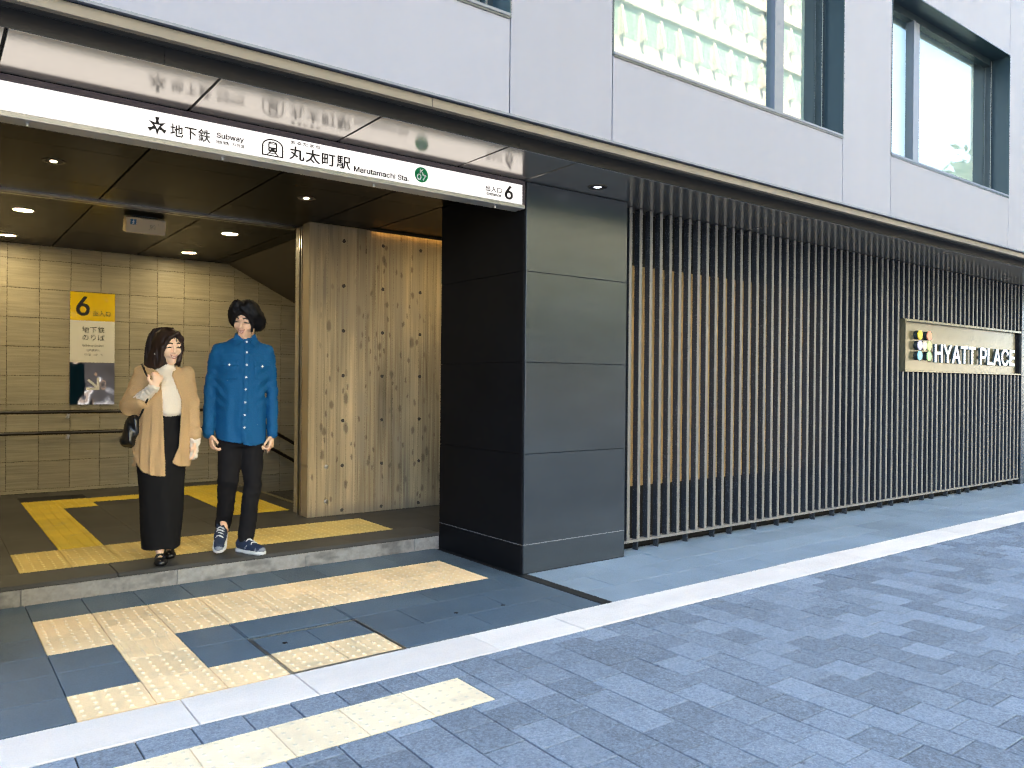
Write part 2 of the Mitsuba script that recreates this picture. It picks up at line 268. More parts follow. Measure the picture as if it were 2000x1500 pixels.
def f_tile(p, n, uv):
    o = uv.x * 37
    s = FB(p.x * 2.6 + o, p.z * 60 + uv.y * 31, uv.y * 9, 3)
    s2 = N(p.x * 9 + o, p.z * 210, 3)
    t = 0.92 + 0.12 * (uv.y - 0.5) + 0.42 * (s - 0.5) + 0.12 * (s2 - 0.5)
    return mi.Color3f(0.43, 0.385, 0.275) * t
pr('wall_tile', f_tile, lambda p, n, uv: 0.32 + 0.2 * FB(p.x * 2, p.z * 60, uv.x, 2), 0.5, bump=lambda p, n, uv: FB(p.x * 3 + uv.x * 37, p.z * 70, 0, 2), bscale=0.0012)

def f_conc(p, n, uv):
    bw = 0.0985
    b = dr.floor((p.x + 0.013) / bw)
    fx = (p.x + 0.013) / bw - b
    r = CR(b, 3)
    grain = FB(p.x * 75, p.z * 1.6 + r * 9, b, 3)
    broad = FB(p.x * 3.0, p.z * 0.9, 2, 3)
    t = 0.80 + 0.26 * r + 0.75 * (grain - 0.5) + 0.75 * (broad - 0.5)
    col = mi.Color3f(0.455, 0.345, 0.195) * t
    # grey weathering that runs with the boards
    col = MX(col, mi.Color3f(0.36, 0.285, 0.185), 0.6 * SS(0.5, 0.72, FB(p.x * 5 + 3, p.z * 1.3, 7, 3)))
    # knots, left by the formwork boards: few on the left, clustered to the right
    dens = SS(0.50, 0.66, FB(p.x * 1.9 + 5.2, p.z * 0.55, 4, 2) + 0.16 * SS(3.30, 3.70, p.x) - 0.06)
    wob = 0.02 * (FB(p.x * 30, p.z * 18, 0, 2) - 0.5)
    d1, d2, k = VO((p.x + wob) * 8.0, p.z * 3.6)
    rr = 0.05 + 0.17 * k * k
    knot = (1 - SS(rr * 0.5, rr * 1.25, d1)) * SS(0.58, 0.68, k + 0.30 * dens)
    d3, d4, k3 = VO((p.x + wob + 3.1) * 15.0, p.z * 5.0 + 7)
    knot = dr.maximum(knot, (1 - SS(0.08, 0.20, d3)) * SS(0.62, 0.72, k3)) * dens
    col = MX(col, mi.Color3f(0.15, 0.11, 0.066), 0.68 * knot)
    col = MX(col, mi.Color3f(0.20, 0.165, 0.115), 0.60 * SS(0.52, 0.78, FB(p.x * 48, p.z * 1.7, 11, 3)) * SS(0.48, 0.66, FB(p.x * 3.1, p.z * 0.6, 21, 2)))
    line = 1 - SS(0.0, 0.035, dr.minimum(fx, 1 - fx))
    col = col * (1 - 0.45 * line * (0.4 + 0.6 * CR(b, 8)))
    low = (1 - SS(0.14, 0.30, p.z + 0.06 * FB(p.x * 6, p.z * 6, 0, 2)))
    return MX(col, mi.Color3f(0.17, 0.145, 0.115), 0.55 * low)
pr('board_concrete', f_conc, 0.6, 0.35, bump=lambda p, n, uv: FB(p.x * 75, p.z * 1.6, 0, 2) - 1.5 * (1 - SS(0.0, 0.05, (p.x + 0.013) / 0.0985 - dr.floor((p.x + 0.013) / 0.0985))), bscale=0.0012)
pr('tie_plug', (0.075, 0.06, 0.045), 0.7, 0.3)

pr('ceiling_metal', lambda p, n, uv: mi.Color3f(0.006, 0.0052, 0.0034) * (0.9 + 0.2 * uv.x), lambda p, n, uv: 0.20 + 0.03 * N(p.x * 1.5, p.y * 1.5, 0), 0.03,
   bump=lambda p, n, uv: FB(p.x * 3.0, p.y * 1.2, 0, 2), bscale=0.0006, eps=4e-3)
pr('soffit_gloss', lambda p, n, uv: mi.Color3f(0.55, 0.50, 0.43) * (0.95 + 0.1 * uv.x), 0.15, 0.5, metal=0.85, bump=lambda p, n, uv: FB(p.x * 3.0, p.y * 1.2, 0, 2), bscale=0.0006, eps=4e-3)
pr('soffit_dark', (0.055, 0.048, 0.040), 0.45, 0.5)
pr('trim_bronze', lambda p, n, uv: mi.Color3f(0.205, 0.165, 0.12) * (0.94 + 0.12 * N(p.x * 6, p.z * 40, 0)), 0.45, 0.5)
def f_fac(p, n, uv):
    return mi.Color3f(0.302, 0.294, 0.322) * (0.955 + 0.08 * uv.x + 0.07 * (FB(p.x * 1.1, p.z * 0.7, 0, 3) - 0.5) + 0.02 * (FB(p.x * 14, p.z * 0.6, 5, 3) - 0.5) + 0.03 * (N(p.x * 400, p.z * 400, 0) - 0.5))
pr('facade_panel', f_fac, 0.5, 0.35)
pr('frame_dark', (0.018, 0.030, 0.036), 0.28, 0.6)
pr('frame_grey', (0.14, 0.155, 0.19), 0.35, 0.6, metal=0.3)
pr('reveal_dark', (0.020, 0.040, 0.048), 0.30, 0.6)
scene['pane_glass'] = {'type': 'thindielectric', 'int_ior': 1.7, 'specular_transmittance': rgb((0.80, 0.90, 0.86)), 'specular_reflectance': rgb((0.96, 1.0, 0.98))}
pr('blind_white', lambda p, n, uv: mi.Color3f(0.42, 0.445, 0.43) * (0.985 + 0.015 * dr.sin(p.z * 220)), 0.85, 0.2)
pr('blind_bright', (0.72, 0.725, 0.71), 0.85, 0.2)
pr('room_dark', (0.03, 0.032, 0.033), 0.8, 0.2)

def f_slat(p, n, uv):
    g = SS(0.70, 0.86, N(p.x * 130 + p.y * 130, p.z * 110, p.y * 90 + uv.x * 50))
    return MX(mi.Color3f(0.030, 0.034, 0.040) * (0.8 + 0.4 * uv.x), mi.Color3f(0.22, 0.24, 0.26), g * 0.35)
pr('slat_shade_tone', f_slat, 0.42, 0.5)  # slat sides: shade between the slats put into the steel colour
pr('slat_lit_tone', lambda p, n, uv: mi.Color3f(0.20, 0.183, 0.158) * (0.85 + 0.2 * uv.x + 0.20 * (FB(p.x * 30, p.z * 30, uv.x * 20, 2) - 0.5)), 0.42, 0.5)  # same steel in a lighter colour, for daylight on the fronts
pr('tan_board', lambda p, n, uv: mi.Color3f(0.44, 0.28, 0.12) * (0.9 + 0.3 * (FB(p.x * 50, p.z * 2, 0, 3) - 0.5)), 0.5, 0.4)
pr('backing_dark', (0.012, 0.011, 0.010), 0.6, 0.3)
pr('steel_bright', (0.62, 0.60, 0.56), 0.22, 0.5, metal=1.0)
pr('steel_satin', (0.42, 0.40, 0.36), 0.35, 0.5, metal=0.9)
pr('bronze_dark', (0.085, 0.070, 0.045), 0.35, 0.5, metal=0.3)
pr('rail_black', (0.018, 0.014, 0.012), 0.3, 0.6)
pr('sign_frame', (0.105, 0.078, 0.080), 0.4, 0.5)
pr('sign_lip', (0.50, 0.47, 0.42), 0.35, 0.5, metal=0.5)
pr('sign_white', (0.85, 0.84, 0.83), 0.3, 0.5)
pr('sign_acrylic', (0.30, 0.295, 0.29), 0.3, 0.5)
pr('ink_black', (0.014, 0.012, 0.012), 0.4, 0.4)
pr('ink_green', (0.0, 0.23, 0.075), 0.4, 0.4)
pr('ink_blue', (0.01, 0.12, 0.30), 0.4, 0.4)
pr('poster_yellow', (0.88, 0.60, 0.012), 0.10, 0.6, bump=lambda p, n, uv: FB(p.x * 7, p.z * 9, 0, 2), bscale=0.004, eps=4e-3)
pr('poster_white', (0.86, 0.84, 0.78), 0.10, 0.6, bump=lambda p, n, uv: FB(p.x * 6, p.z * 7, 0, 2), bscale=0.006, eps=4e-3)
pr('poster_mirror', (0.36, 0.33, 0.34), 0.03, 0.5, metal=1.0, bump=lambda p, n, uv: FB(p.x * 6.5 + 1.3, p.z * 4.5, 0, 2), bscale=0.0045, eps=4e-3)
pr('plastic_white', (0.72, 0.58, 0.37), 0.35, 0.5)
pr('letter_shade_side', (0.045, 0.075, 0.085), 0.4, 0.5)  # letter sides coloured dark for the shadow behind the letters
pr('plate_tan', (0.185, 0.165, 0.10), 0.24, 0.5, metal=0.3)
pr('letter_white', (0.85, 0.86, 0.87), 0.3, 0.5)
for nm, c in dict(dot_yellow=(0.85, 0.62, 0.02), dot_orange=(0.85, 0.33, 0.17), dot_lilac=(0.55, 0.53, 0.72), dot_cream=(0.78, 0.66, 0.46), dot_lime=(0.68, 0.76, 0.25), dot_cyan=(0.30, 0.68, 0.76), dot_green=(0.47, 0.76, 0.34)).items():
    pr(nm, c, 0.35, 0.5)
pr('slot_rubber', (0.008, 0.009, 0.010), 0.5, 0.4)
pr('asphalt', lambda p, n, uv: mi.Color3f(0.055, 0.055, 0.057) * (0.8 + 0.5 * N(p.x * 60, p.y * 60, 0)), 0.8, 0.3)
pr('far_wall', lambda p, n, uv: mi.Color3f(0.62, 0.60, 0.55) * (0.92 + 0.2 * (FB(p.x * 0.8, p.z * 0.8, 0, 3) - 0.5)), 0.7, 0.3)
pr('far_glass', (0.24, 0.36, 0.32), 0.4, 0.5)
pr('far_dark', (0.16, 0.15, 0.14), 0.6, 0.3)
pr('paint_white', (0.75, 0.75, 0.73), 0.6, 0.3)
scene['leaf'] = {'type': 'twosided', 'bsdf': {'type': 'principled', 'base_color': mikit.proc(lambda p, n, uv: MX((0.035, 0.085, 0.015), (0.12, 0.19, 0.03), N(p.x * 1.3, p.y * 1.3, p.z * 1.3))), 'roughness': 0.5, 'specular': 0.4}}
pr('bark', (0.10, 0.08, 0.06), 0.9, 0.2)
# ================================================================ GROUND
ZS, ZF = 2.87, 0.13          # underside of the canopy, entrance floor
YK0, YK1 = 3.290, 3.600      # kerb line
YP, YB = 4.50, 5.64          # front and back of the pillars
X0, X1 = 0.28, 3.505         # the clear opening between the pillars

g = solo('ground', box(-150, 250, -200, 200, -0.9, -0.06), 'asphalt', 'grey ground far around the street', 'ground', kind='structure')
solo('road', box(-150, 250, -22.0, -3.2, -0.06, -0.03), 'asphalt', 'asphalt carriageway of the street', 'road', kind='structure')
side = thing('sidewalk', 'blue grey block paved sidewalk in front of the building', 'sidewalk', kind='structure')
part(side, 'paving_bed', cat([box(-60, 120, -3.0, 0.35, -0.06, -0.002), box(-60, -0.9, 0.35, YK0, -0.06, -0.002), box(16.4, 120, 0.35, YK0, -0.06, -0.002)]), 'paving_far')
part(side, 'joint_sand', box(-0.9, 16.4, 0.35, YK0 - 0.004, -0.06, -0.010), 'joint_sand')

TX = lambda k: 0.52 + 0.3035 * k     # the grid of the tactile blocks
TACT_OUT = (TX(-4), TX(5), 2.798, 3.104)
pav, PW = [], 0.2058
prng = np.random.default_rng(21)
ncol = 83
for c in range(-10, ncol - 10):
    x0 = 1.288 + PW * c
    runs = [(YK0 - 0.004, 0.35)]
    if x0 + PW > TACT_OUT[0] + 0.01 and x0 < TACT_OUT[1] - 0.01:
        runs = [(YK0 - 0.004, TACT_OUT[3] + 0.003), (TACT_OUT[2] - 0.003, 0.35)]
    for top, bot in runs:
        y = top
        first = True
        while y > bot + 0.03:
            L = PW if not (top - bot < 0.3) else 1.0
            if first and L != 1.0: L = (0.075 if c % 2 else 0.178); first = False
            y2 = max(y - L, bot)
            xa, xb = x0, x0 + PW
            if len(runs) == 2 and y2 < TACT_OUT[3] and y > TACT_OUT[2] - 0.01: pass
            pav.append((xa, xb, y2, y))
            y = y2
xq = 1.288 + PW * math.floor((TACT_OUT[1] - 1.288) / PW)
pav.append((TACT_OUT[1] + 0.003, xq + PW, 2.990, TACT_OUT[3])); pav.append((TACT_OUT[1] + 0.003, xq + PW, 2.795, 2.988))
# where a column is only partly beside the tactile row its blocks are cut
cut = []
for (xa, xb, ya, yb) in pav:
    cut.append((xa, xb, ya, yb))
tone = {}
def paver_tone(x, y):
    d = 0.22 + 0.30 * float(meshkit.noise(np.array([x * 0.55 + 3, y * 0.9, 0.5]), 4)) + 0.012 * max(0, x - 3)  # dark share grows to the right: shade there put into block tones
    r = prng.random()
    return float(np.clip((0.25 if r < d else 0.48 if r < d + 0.34 else 0.70) + prng.normal(0, 0.06), 0, 1))
info = []
for (xa, xb, ya, yb) in cut:
    c = [(xa + xb) / 2, (ya + yb) / 2, 0]
    on, z = onscreen(c, 60)
    info.append(((xb - xa) * (yb - ya) * 1.4 / z ** 3 if on else 0.0, xa, xb, ya, yb))
info.sort(key=lambda t: -t[0])
rest_m, rest_uv = [], []
for i, (a, xa, xb, ya, yb) in enumerate(info):
    m = slabbox(xa + 0.0030, xb - 0.0030, ya + 0.0022, yb - 0.0022, -0.03, prng.normal(0, 0.0007), 0.0022)
    v = np.array(m.vertices)
    v[:, 2] += (v[:, 0] - xa) * prng.normal(0, 0.003) + (v[:, 1] - ya) * prng.normal(0, 0.003)
    m = trimesh.Trimesh(v, m.faces, process=False)
    u = shade_uv(m, paver_tone((xa + xb) / 2, (ya + yb) / 2))
    if a > 0 and i < 290:
        part(side, 'paver', m, 'paver_stone', uv=u)
    else:
        rest_m.append(m); rest_uv.append(u)
part(side, 'far_pavers', cat(rest_m), 'paver_stone', uv=np.vstack(rest_uv), kind='stuff')

kerb = thing('kerb', 'pale granite kerb line between sidewalk and forecourt', 'kerb', kind='structure')
part(kerb, 'kerb_bed', box(-40, 90, YK0 - 0.004, YK1 + 0.004, -0.06, -0.010), 'joint_sand')
x = -1.62
kx = [0.02, 0.915, 1.43, 2.43, 3.02, 3.66, 4.57, 5.3, 6.15, 7.0, 7.9, 8.8, 9.7, 10.6, 11.5, 12.4, 13.3, 14.2, 15.1, 16]
kx = [-1.9, -0.9] + kx
for a, b in zip(kx[:-1], kx[1:]):
    m = slabbox(a + 0.002, b - 0.002, YK0, YK1 - 0.004, -0.03, 0.002 + prng.normal(0, 0.0008), 0.003)
    part(kerb, 'kerb_stone', m, 'kerb_granite', uv=shade_uv(m, prng.random()))
m = cat([box(-40, -1.9, YK0, YK1, -0.05, 0), box(16, 90, YK0, YK1, -0.05, 0)])
part(kerb, 'kerb_run', m, 'kerb_granite', uv=shade_uv(m, .5))

# ---- forecourt slabs between kerb, step and louvre wall
fore = thing('forecourt', 'dark slate slab paving between the kerb and the entrance step', 'pavement', kind='structure')
part(fore, 'slab_bed', box(-40, 90, YK1, 7.4, -0.06, -0.012), 'joint_dark')
SL0 = YK1 + 0.014
YR = [SL0, 3.918, 4.252, 4.556, 4.892, 5.228, YB - 0.005]
COVER = (TX(3) - 0.012, TX(5) + 0.012, SL0, 4.215)
tactile_rects = []
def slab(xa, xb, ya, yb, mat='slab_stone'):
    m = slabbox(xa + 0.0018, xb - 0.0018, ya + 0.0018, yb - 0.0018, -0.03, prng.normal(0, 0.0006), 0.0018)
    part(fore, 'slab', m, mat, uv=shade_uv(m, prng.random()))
def overlaps(a, b):
    return a[0] < b[1] - .01 and b[0] < a[1] - .01 and a[2] < b[3] - .01 and b[2] < a[3] - .01
MAIN = (TX(0), TX(9), 4.556, 5.228)
COLM = (TX(1), TX(2), SL0, 4.556)
SEC = (TX(0), TX(3), SL0, 3.918)
for j in range(6):
    ya, yb = YR[j], YR[j + 1]
    off = 0 if j in (0, 2, 3, 4) else 1
    edges = [TX(k) for k in range(-5 - off, 11, 2)]
    edges = sorted(set([e for e in edges if -1.2 < e < 3.44] + [-1.3, 3.458, TX(0), TX(1), TX(2), TX(3) - 0.012, TX(5) + 0.012]))
    for xa, xb in zip(edges[:-1], edges[1:]):
        r = (xa, xb, ya, yb)
        if any(overlaps(r, q) for q in (MAIN, COLM, SEC, COVER)): continue
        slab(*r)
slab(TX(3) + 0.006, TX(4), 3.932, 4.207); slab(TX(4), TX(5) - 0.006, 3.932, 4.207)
# slabs to the right of the slot, in front of pillar and louvre wall
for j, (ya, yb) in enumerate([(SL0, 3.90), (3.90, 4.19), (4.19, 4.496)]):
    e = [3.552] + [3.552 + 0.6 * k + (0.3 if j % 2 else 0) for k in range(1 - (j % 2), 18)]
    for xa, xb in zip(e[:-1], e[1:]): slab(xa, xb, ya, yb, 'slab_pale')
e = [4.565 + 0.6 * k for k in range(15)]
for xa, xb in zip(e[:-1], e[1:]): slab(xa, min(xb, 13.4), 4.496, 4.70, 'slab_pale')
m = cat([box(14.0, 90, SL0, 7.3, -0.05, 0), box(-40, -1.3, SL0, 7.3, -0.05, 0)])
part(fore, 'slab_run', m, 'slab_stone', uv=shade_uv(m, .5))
for (hx, hy) in ((1.56, 4.05), (2.60, 3.98), (2.93, 3.95)):
    part(fore, 'lifting_hole', cyl((hx, hy, 0.0006), 0.013, 0.004, n=16), 'joint_dark')
part(solo('drain_slot', box(3.462, 3.548, SL0, YP - 0.01, -0.03, 0.0015), 'slot_rubber', 'black drain slot running from the pillar corner to the pale kerb', 'drain') , 'end_bar', box(3.466, 3.544, SL0 + 0.004, SL0 + 0.03, 0.0015, 0.003), 'slot_rubber')
cov = thing('access_cover', 'flush access cover with a steel edge, filled with slate slabs and two tactile blocks', 'access cover')
cx0, cx1, cy0, cy1 = COVER
for (a, b, c, d) in ((cx0, cx1, cy1 - 0.008, cy1), (cx0, cx1, cy0 - 0.006, cy0 + 0.002), (cx0, cx0 + 0.006, cy0, cy1), (cx1 - 0.006, cx1, cy0, cy1), (cx0 + 0.010, cx0 + 0.014, cy0, cy1)):
    part(cov, 'edge', box(a, b, c, d, -0.02, 0.0018), 'steel_satin')

# ---- tactile blocks
def dome(cx, cy, z, r=0.0115, h=0.005, n=8):
    a = np.arange(n) * 2 * np.pi / n
    v = np.vstack([np.stack([cx + r * np.cos(a), cy + r * np.sin(a), np.full(n, z)], 1), np.stack([cx + 0.66 * r * np.cos(a), cy + 0.66 * r * np.sin(a), np.full(n, z + h)], 1), [[cx, cy, z + h * 1.1]]])
    f = []
    for i in range(n):
        j = (i + 1) % n
        f += [(i, j, n + j), (i, n + j, n + i), (n + i, n + j, 2 * n)]
    return trimesh.Trimesh(v, np.array(f), process=False)
def tactile(par, xa, xb, ya, yb, z, mat, kind='dots', h=0.005, n=5):
    ms = [slabbox(xa + 0.0015, xb - 0.0015, ya + 0.0015, yb - 0.0015, z - 0.03, z + 0.001, 0.0015)]
    if kind == 'dots':
        for i in range(n):
            for j in range(n):
                ms.append(dome(xa + (xb - xa) * (i + 0.5) / n, ya + (yb - ya) * (j + 0.5) / n, z + 0.0009, h=h))
    elif kind == 'bars_y':
        for i in range(4):
            c = xa + (xb - xa) * (i + 0.5) / 4
            ms.append(slabbox(c - 0.016, c + 0.016, ya + 0.012, yb - 0.012, z, z + h, 0.004))
    else:
        for i in range(4):
            c = ya + (yb - ya) * (i + 0.5) / 4
            ms.append(slabbox(xa + 0.012, xb - 0.012, c - 0.016, c + 0.016, z, z + h, 0.004))
    m = cat(ms)
    u = shade_uv(m, prng.random(), 0.0)
    u[len(ms[0].vertices):, 1] = np.where((np.array(m.vertices)[len(ms[0].vertices):, 2] > z + 0.6 * h) & (kind == 'dots'), 1.0, 0.2)
    part(par, 'tactile_block', m, mat, uv=u)
tp = thing('tactile_paving', 'pale cream row of worn tactile blocks set in the sidewalk nearest the viewer', 'tactile paving', kind='structure')
for k in range(-4, 5): tactile(tp, TX(k), TX(k + 1), 2.798, 3.104, 0, 'tactile_pale', h=0.0028)
tp = thing('tactile_paving', 'cream tactile blocks in the dark forecourt forming a long double row and a stem to the kerb', 'tactile paving', kind='structure')
for k in range(9):
    for a, b in ((4.556, 4.892), (4.892, 5.228)): tactile(tp, TX(k), TX(k + 1), a, b, 0, 'tactile_cream')
tactile(tp, TX(1), TX(2), 4.252, 4.556, 0, 'tactile_cream', 'bars_y')
tactile(tp, TX(1), TX(2), 3.918, 4.252, 0, 'tactile_cream')
for k in (0, 1, 2): tactile(tp, TX(k), TX(k + 1), SL0, 3.918, 0, 'tactile_cream')
tactile(tp, TX(3) + 0.008, TX(4), SL0 + 0.006, 3.93, 0, 'tactile_cream'); tactile(tp, TX(4), TX(5) - 0.006, SL0 + 0.006, 3.93, 0, 'tactile_cream')

# ---- entrance step and floor
step = thing('step', 'low entrance step of light grey stone with a dark tread', 'step', kind='structure')
sx = [X0 - 0.1, 0.50, 1.41, 2.33, 3.27, X1]
for a, b in zip(sx[:-1], sx[1:]):
    m = wallpiece(a + 0.0015, b - 0.0015, -0.02, 0.100, YB, 0.05, 0.002)
    part(step, 'riser_stone', m, 'riser_stone', uv=shade_uv(m, prng.random()))
sx = [X0 - 0.1, 1.04, 1.93, 2.72, X1]
for a, b in zip(sx[:-1], sx[1:]):
    m = box(a + 0.001, b - 0.001, YB - 0.006, 5.980, 0.1005, ZF, 0.004)
    part(step, 'tread', m, 'floor_stone', uv=shade_uv(m, prng.random()))
part(step, 'core', box(X0 - 0.1, X1, YB + 0.045, 5.98, -0.05, 0.10), 'joint_dark')
fl = thing('entrance_floor', 'dark stone tile floor of the subway entrance', 'floor', kind='structure')
part(fl, 'floor_bed', cat([box(X0 - 0.1, 4.6, 5.98, 7.3, -0.05, ZF - 0.006), box(X0 - 0.1, 3.10, 7.3, 10.1, -0.05, ZF - 0.006), box(X1, 4.6, YB, 5.98, -0.05, ZF - 0.006)]), 'joint_dark')
ROW = (TX(0), TX(9), 5.983, 6.632)
GUI = (TX(1), TX(2), 6.632, 9.36)
BR = (TX(2), TX(3), 8.73, 9.36)
ST = (TX(3), 2.36, 9.04, 9.345)
BL = (2.36, 2.90, 7.44, 9.73)
def ftile(xa, xb, ya, yb):
    m = slabbox(xa + 0.001, xb - 0.001, ya + 0.001, yb - 0.001, ZF - 0.02, ZF, 0.001)
    part(fl, 'floor_tile', m, 'floor_stone', uv=shade_uv(m, prng.random()))
ys = [5.983, 6.308, 6.632, 7.235, 7.44, 8.04, 8.73, 9.04, 9.345, 9.73, 10.10]
xs_ = sorted([X0 - 0.1] + [TX(k) for k in (0, 1, 2, 3, 5, 7, 9)] + [2.36, 2.90, 3.10, 3.9, 4.6])
for ya, yb in zip(ys[:-1], ys[1:]):
    for xa, xb in zip(xs_[:-1], xs_[1:]):
        r = (xa, xb, ya, yb)
        if yb > 7.3 and xa > 3.05: continue
        if any(overlaps(r, q) for q in (ROW, GUI, BR, ST, BL)): continue
        ftile(*r)
ftile(X1, 4.6, YB, 5.98)
tp = thing('tactile_paving', 'yellow row of raised dot blocks along the top of the entrance step', 'tactile paving', kind='structure')
for k in range(9):
    for a, b in ((5.983, 6.308), (6.308, 6.632)): tactile(tp, TX(k), TX(k + 1), a, b, ZF, 'tactile_step')
tp = thing('tactile_paving', 'yellow guide strip of ribbed blocks leading from the step row to the back wall', 'tactile paving', kind='structure')
for k in range(7): tactile(tp, TX(1), TX(2), 6.632 + k * 0.2997, 6.632 + (k + 1) * 0.2997, ZF, 'tactile_yellow', 'bars_y')
for i in (1, 2):
    for a, b in ((8.73, 9.045), (9.045, 9.36)): tactile(tp, TX(i), TX(i + 1), a, b, ZF, 'tactile_yellow')
for k in range(3): tactile(tp, TX(3) + k * 0.3098, TX(3) + (k + 1) * 0.3098, 9.04, 9.345, ZF, 'tactile_yellow', 'bars_x')
tp = thing('tactile_paving', 'broad yellow block of raised dots at the head of the stairs', 'tactile paving', kind='structure')
for i in range(2):
    for k in range(8): tactile(tp, 2.36 + 0.27 * i, 2.63 + 0.27 * i, 7.44 + k * 0.28625, 7.44 + (k + 1) * 0.28625, ZF, 'tactile_yellow', n=5)

stairs = thing('stairs', 'stairs that lead down to the right behind the concrete wall', 'stairs', kind='structure')
for k in range(8):
    xa, z = 3.10 + 0.30 * k, ZF - 0.165 * (k + 1)
    m = box(xa, xa + 0.30, 7.3, 10.1, z - 0.3, z)
    part(stairs, 'stair_tread', m, 'floor_stone', uv=shade_uv(m, 0.5))
    part(stairs, 'nosing', box(xa - 0.012, xa + 0.03, 7.32, 10.09, z + 0.1645, z + 0.170), 'poster_yellow' if False else 'plate_tan')

# ================================================================ ENTRANCE WALLS
tw = thing('tiled_wall', 'beige ribbed tile wall at the back of the entrance', 'wall')
part(tw, 'grout', box(X0, 6.2, 10.108, 10.3, -2.0, ZS + 0.3), 'joint_grout')
zr = [-1.36, -1.04, -0.72, -0.40, -0.08, 0.165, 0.479, 0.801, 1.112, 1.428, 1.748, 2.069, 2.390, 2.711, 2.92]
xr = [X0] + [0.441 + 0.3052 * k for k in range(19)]
for i, (xa, xb) in enumerate(zip(xr[:-1], xr[1:])):
    for j, (za, zb) in enumerate(zip(zr[:-1], zr[1:])):
        if zb < 0.3 and xa < 2.7: continue
        if za > 2.9 - 0.5 * (xa - 3.1): continue
        m = wallpiece(xa + 0.0028, xb - 0.0028, za + 0.0028, zb - 0.0028, 10.10, 0.012, 0.0015)
        part(tw, 'wall_tile', m, 'wall_tile', uv=shade_uv(m, prng.random(), prng.random()))
m = box(X0, 3.1, 10.095, 10.11, ZF, 0.163, 0.001)
part(tw, 'skirting', m, 'wall_tile', uv=shade_uv(m, .5, .8))
lw = thing('tiled_wall', 'beige tile side wall at the left of the entrance, mostly outside the picture', 'wall')
m = box(X0 - 0.2, X0, 5.66, 10.3, ZF, ZS + 0.3)
part(lw, 'wall_face', m, 'wall_tile', uv=shade_uv(m, .5, .5))

cw = thing('concrete_wall', 'brown board marked concrete wall with tie holes, right of the stairs', 'wall')
part(cw, 'slab', box(2.858, 4.6, 6.90, 7.06, ZF, ZS - 0.002, 0.004), 'board_concrete')
part(cw, 'back', box(3.1, 6.2, 7.06, 7.30, -2.0, ZS), 'backing_dark')
m = box(2.895, 3.10, 7.23, 7.30, ZF, ZS - 0.002)
part(cw, 'end_core', m, 'wall_tile', uv=shade_uv(m, .4, .5))
zz = [ZF, 0.479, 0.93, 1.38, 1.84, 2.30, 2.69, ZS - 0.003]
for za, zb in zip(zz[:-1], zz[1:]):
    m = wallpiece(7.16, 7.30, za + 0.0015, zb - 0.0015, 2.885, 0.01, 0.001, ax='x')
    part(cw, 'end_tile', m, 'wall_tile', uv=shade_uv(m, prng.random(), prng.random()))
for zc in (2.726, 2.3015, 1.876, 1.451, 1.023, 0.597, 0.174):
    for xc in (3.202, 3.615, 4.037):
        part(cw, 'tie_hole', cyl((xc, 6.8985, zc), 0.0165, 0.004, 'y', 18), 'tie_plug')
for zc in (0.595, 0.271):
    s = trimesh.creation.icosphere(subdivisions=2, radius=0.019); s.apply_scale([1, 0.5, 1]); s.apply_translation((3.04, 6.898, zc))
    part(cw, 'bolt', s, 'steel_bright', smooth=True)
alc = solo('alcove_wall', box(4.45, 4.6, YB, 6.9, ZF, ZS), 'backing_dark', 'dark side wall in the alcove behind the right pillar', 'wall')

# roller shutter track
sh = thing('shutter_track', 'steel roller shutter track across the ceiling and down beside the concrete wall', 'shutter track')
part(sh, 'ceiling_rail', box(X0, 2.87, 7.215, 7.245, ZS - 0.018, ZS + 0.01), 'steel_bright')
part(sh, 'ceiling_rail', box(X0, 2.87, 7.295, 7.325, ZS - 0.018, ZS + 0.01), 'steel_bright')
part(sh, 'post', box(2.862, 2.90, 6.985, 7.06, ZF, ZS - 0.02), 'bronze_dark')
part(sh, 'post', box(2.852, 2.89, 7.068, 7.085, ZF, ZS - 0.02, 0.002), 'steel_bright')
part(sh, 'slot', box(2.875, 2.90, 7.085, 7.125, ZF, ZS - 0.02), 'joint_dark')
part(sh, 'post', box(2.852, 2.89, 7.125, 7.140, ZF, ZS - 0.02, 0.002), 'steel_bright')
part(sh, 'post', box(2.870, 2.90, 7.140, 7.160, ZF, ZS - 0.02), 'steel_satin')

# handrails
for (z, lab) in ((1.026, 'upper dark handrail along the tiled wall, dropping with the stairs'), (0.795, 'lower dark handrail along the tiled wall, dropping with the stairs')):
    h = thing('handrail', lab, 'handrail')
    pts = [(X0, 10.0, z), (1.0, 10.0, z), (2.0, 10.0, z), (3.05, 10.0, z), (3.14, 10.0, z - 0.004), (3.22, 10.0, z - 0.032), (4.2, 10.0, z - 0.60), (5.4, 10.0, z - 1.296)]
    part(h, 'rail', tube(pts, 0.0205, 12), 'rail_black', smooth=50)
    for bx, bz in ((1.327, z), (2.60, z), (3.62, z - 0.265)):
        b = cat([box(bx - 0.016, bx + 0.016, 9.985, 10.0, bz - 0.05, bz - 0.02, 0.003), box(bx - 0.010, bx + 0.010, 9.99, 10.06, bz - 0.075, bz - 0.045, 0.004), cyl((bx, 10.085, bz - 0.062), 0.017, 0.02, 'y')])
        part(h, 'bracket', b, 'steel_bright')

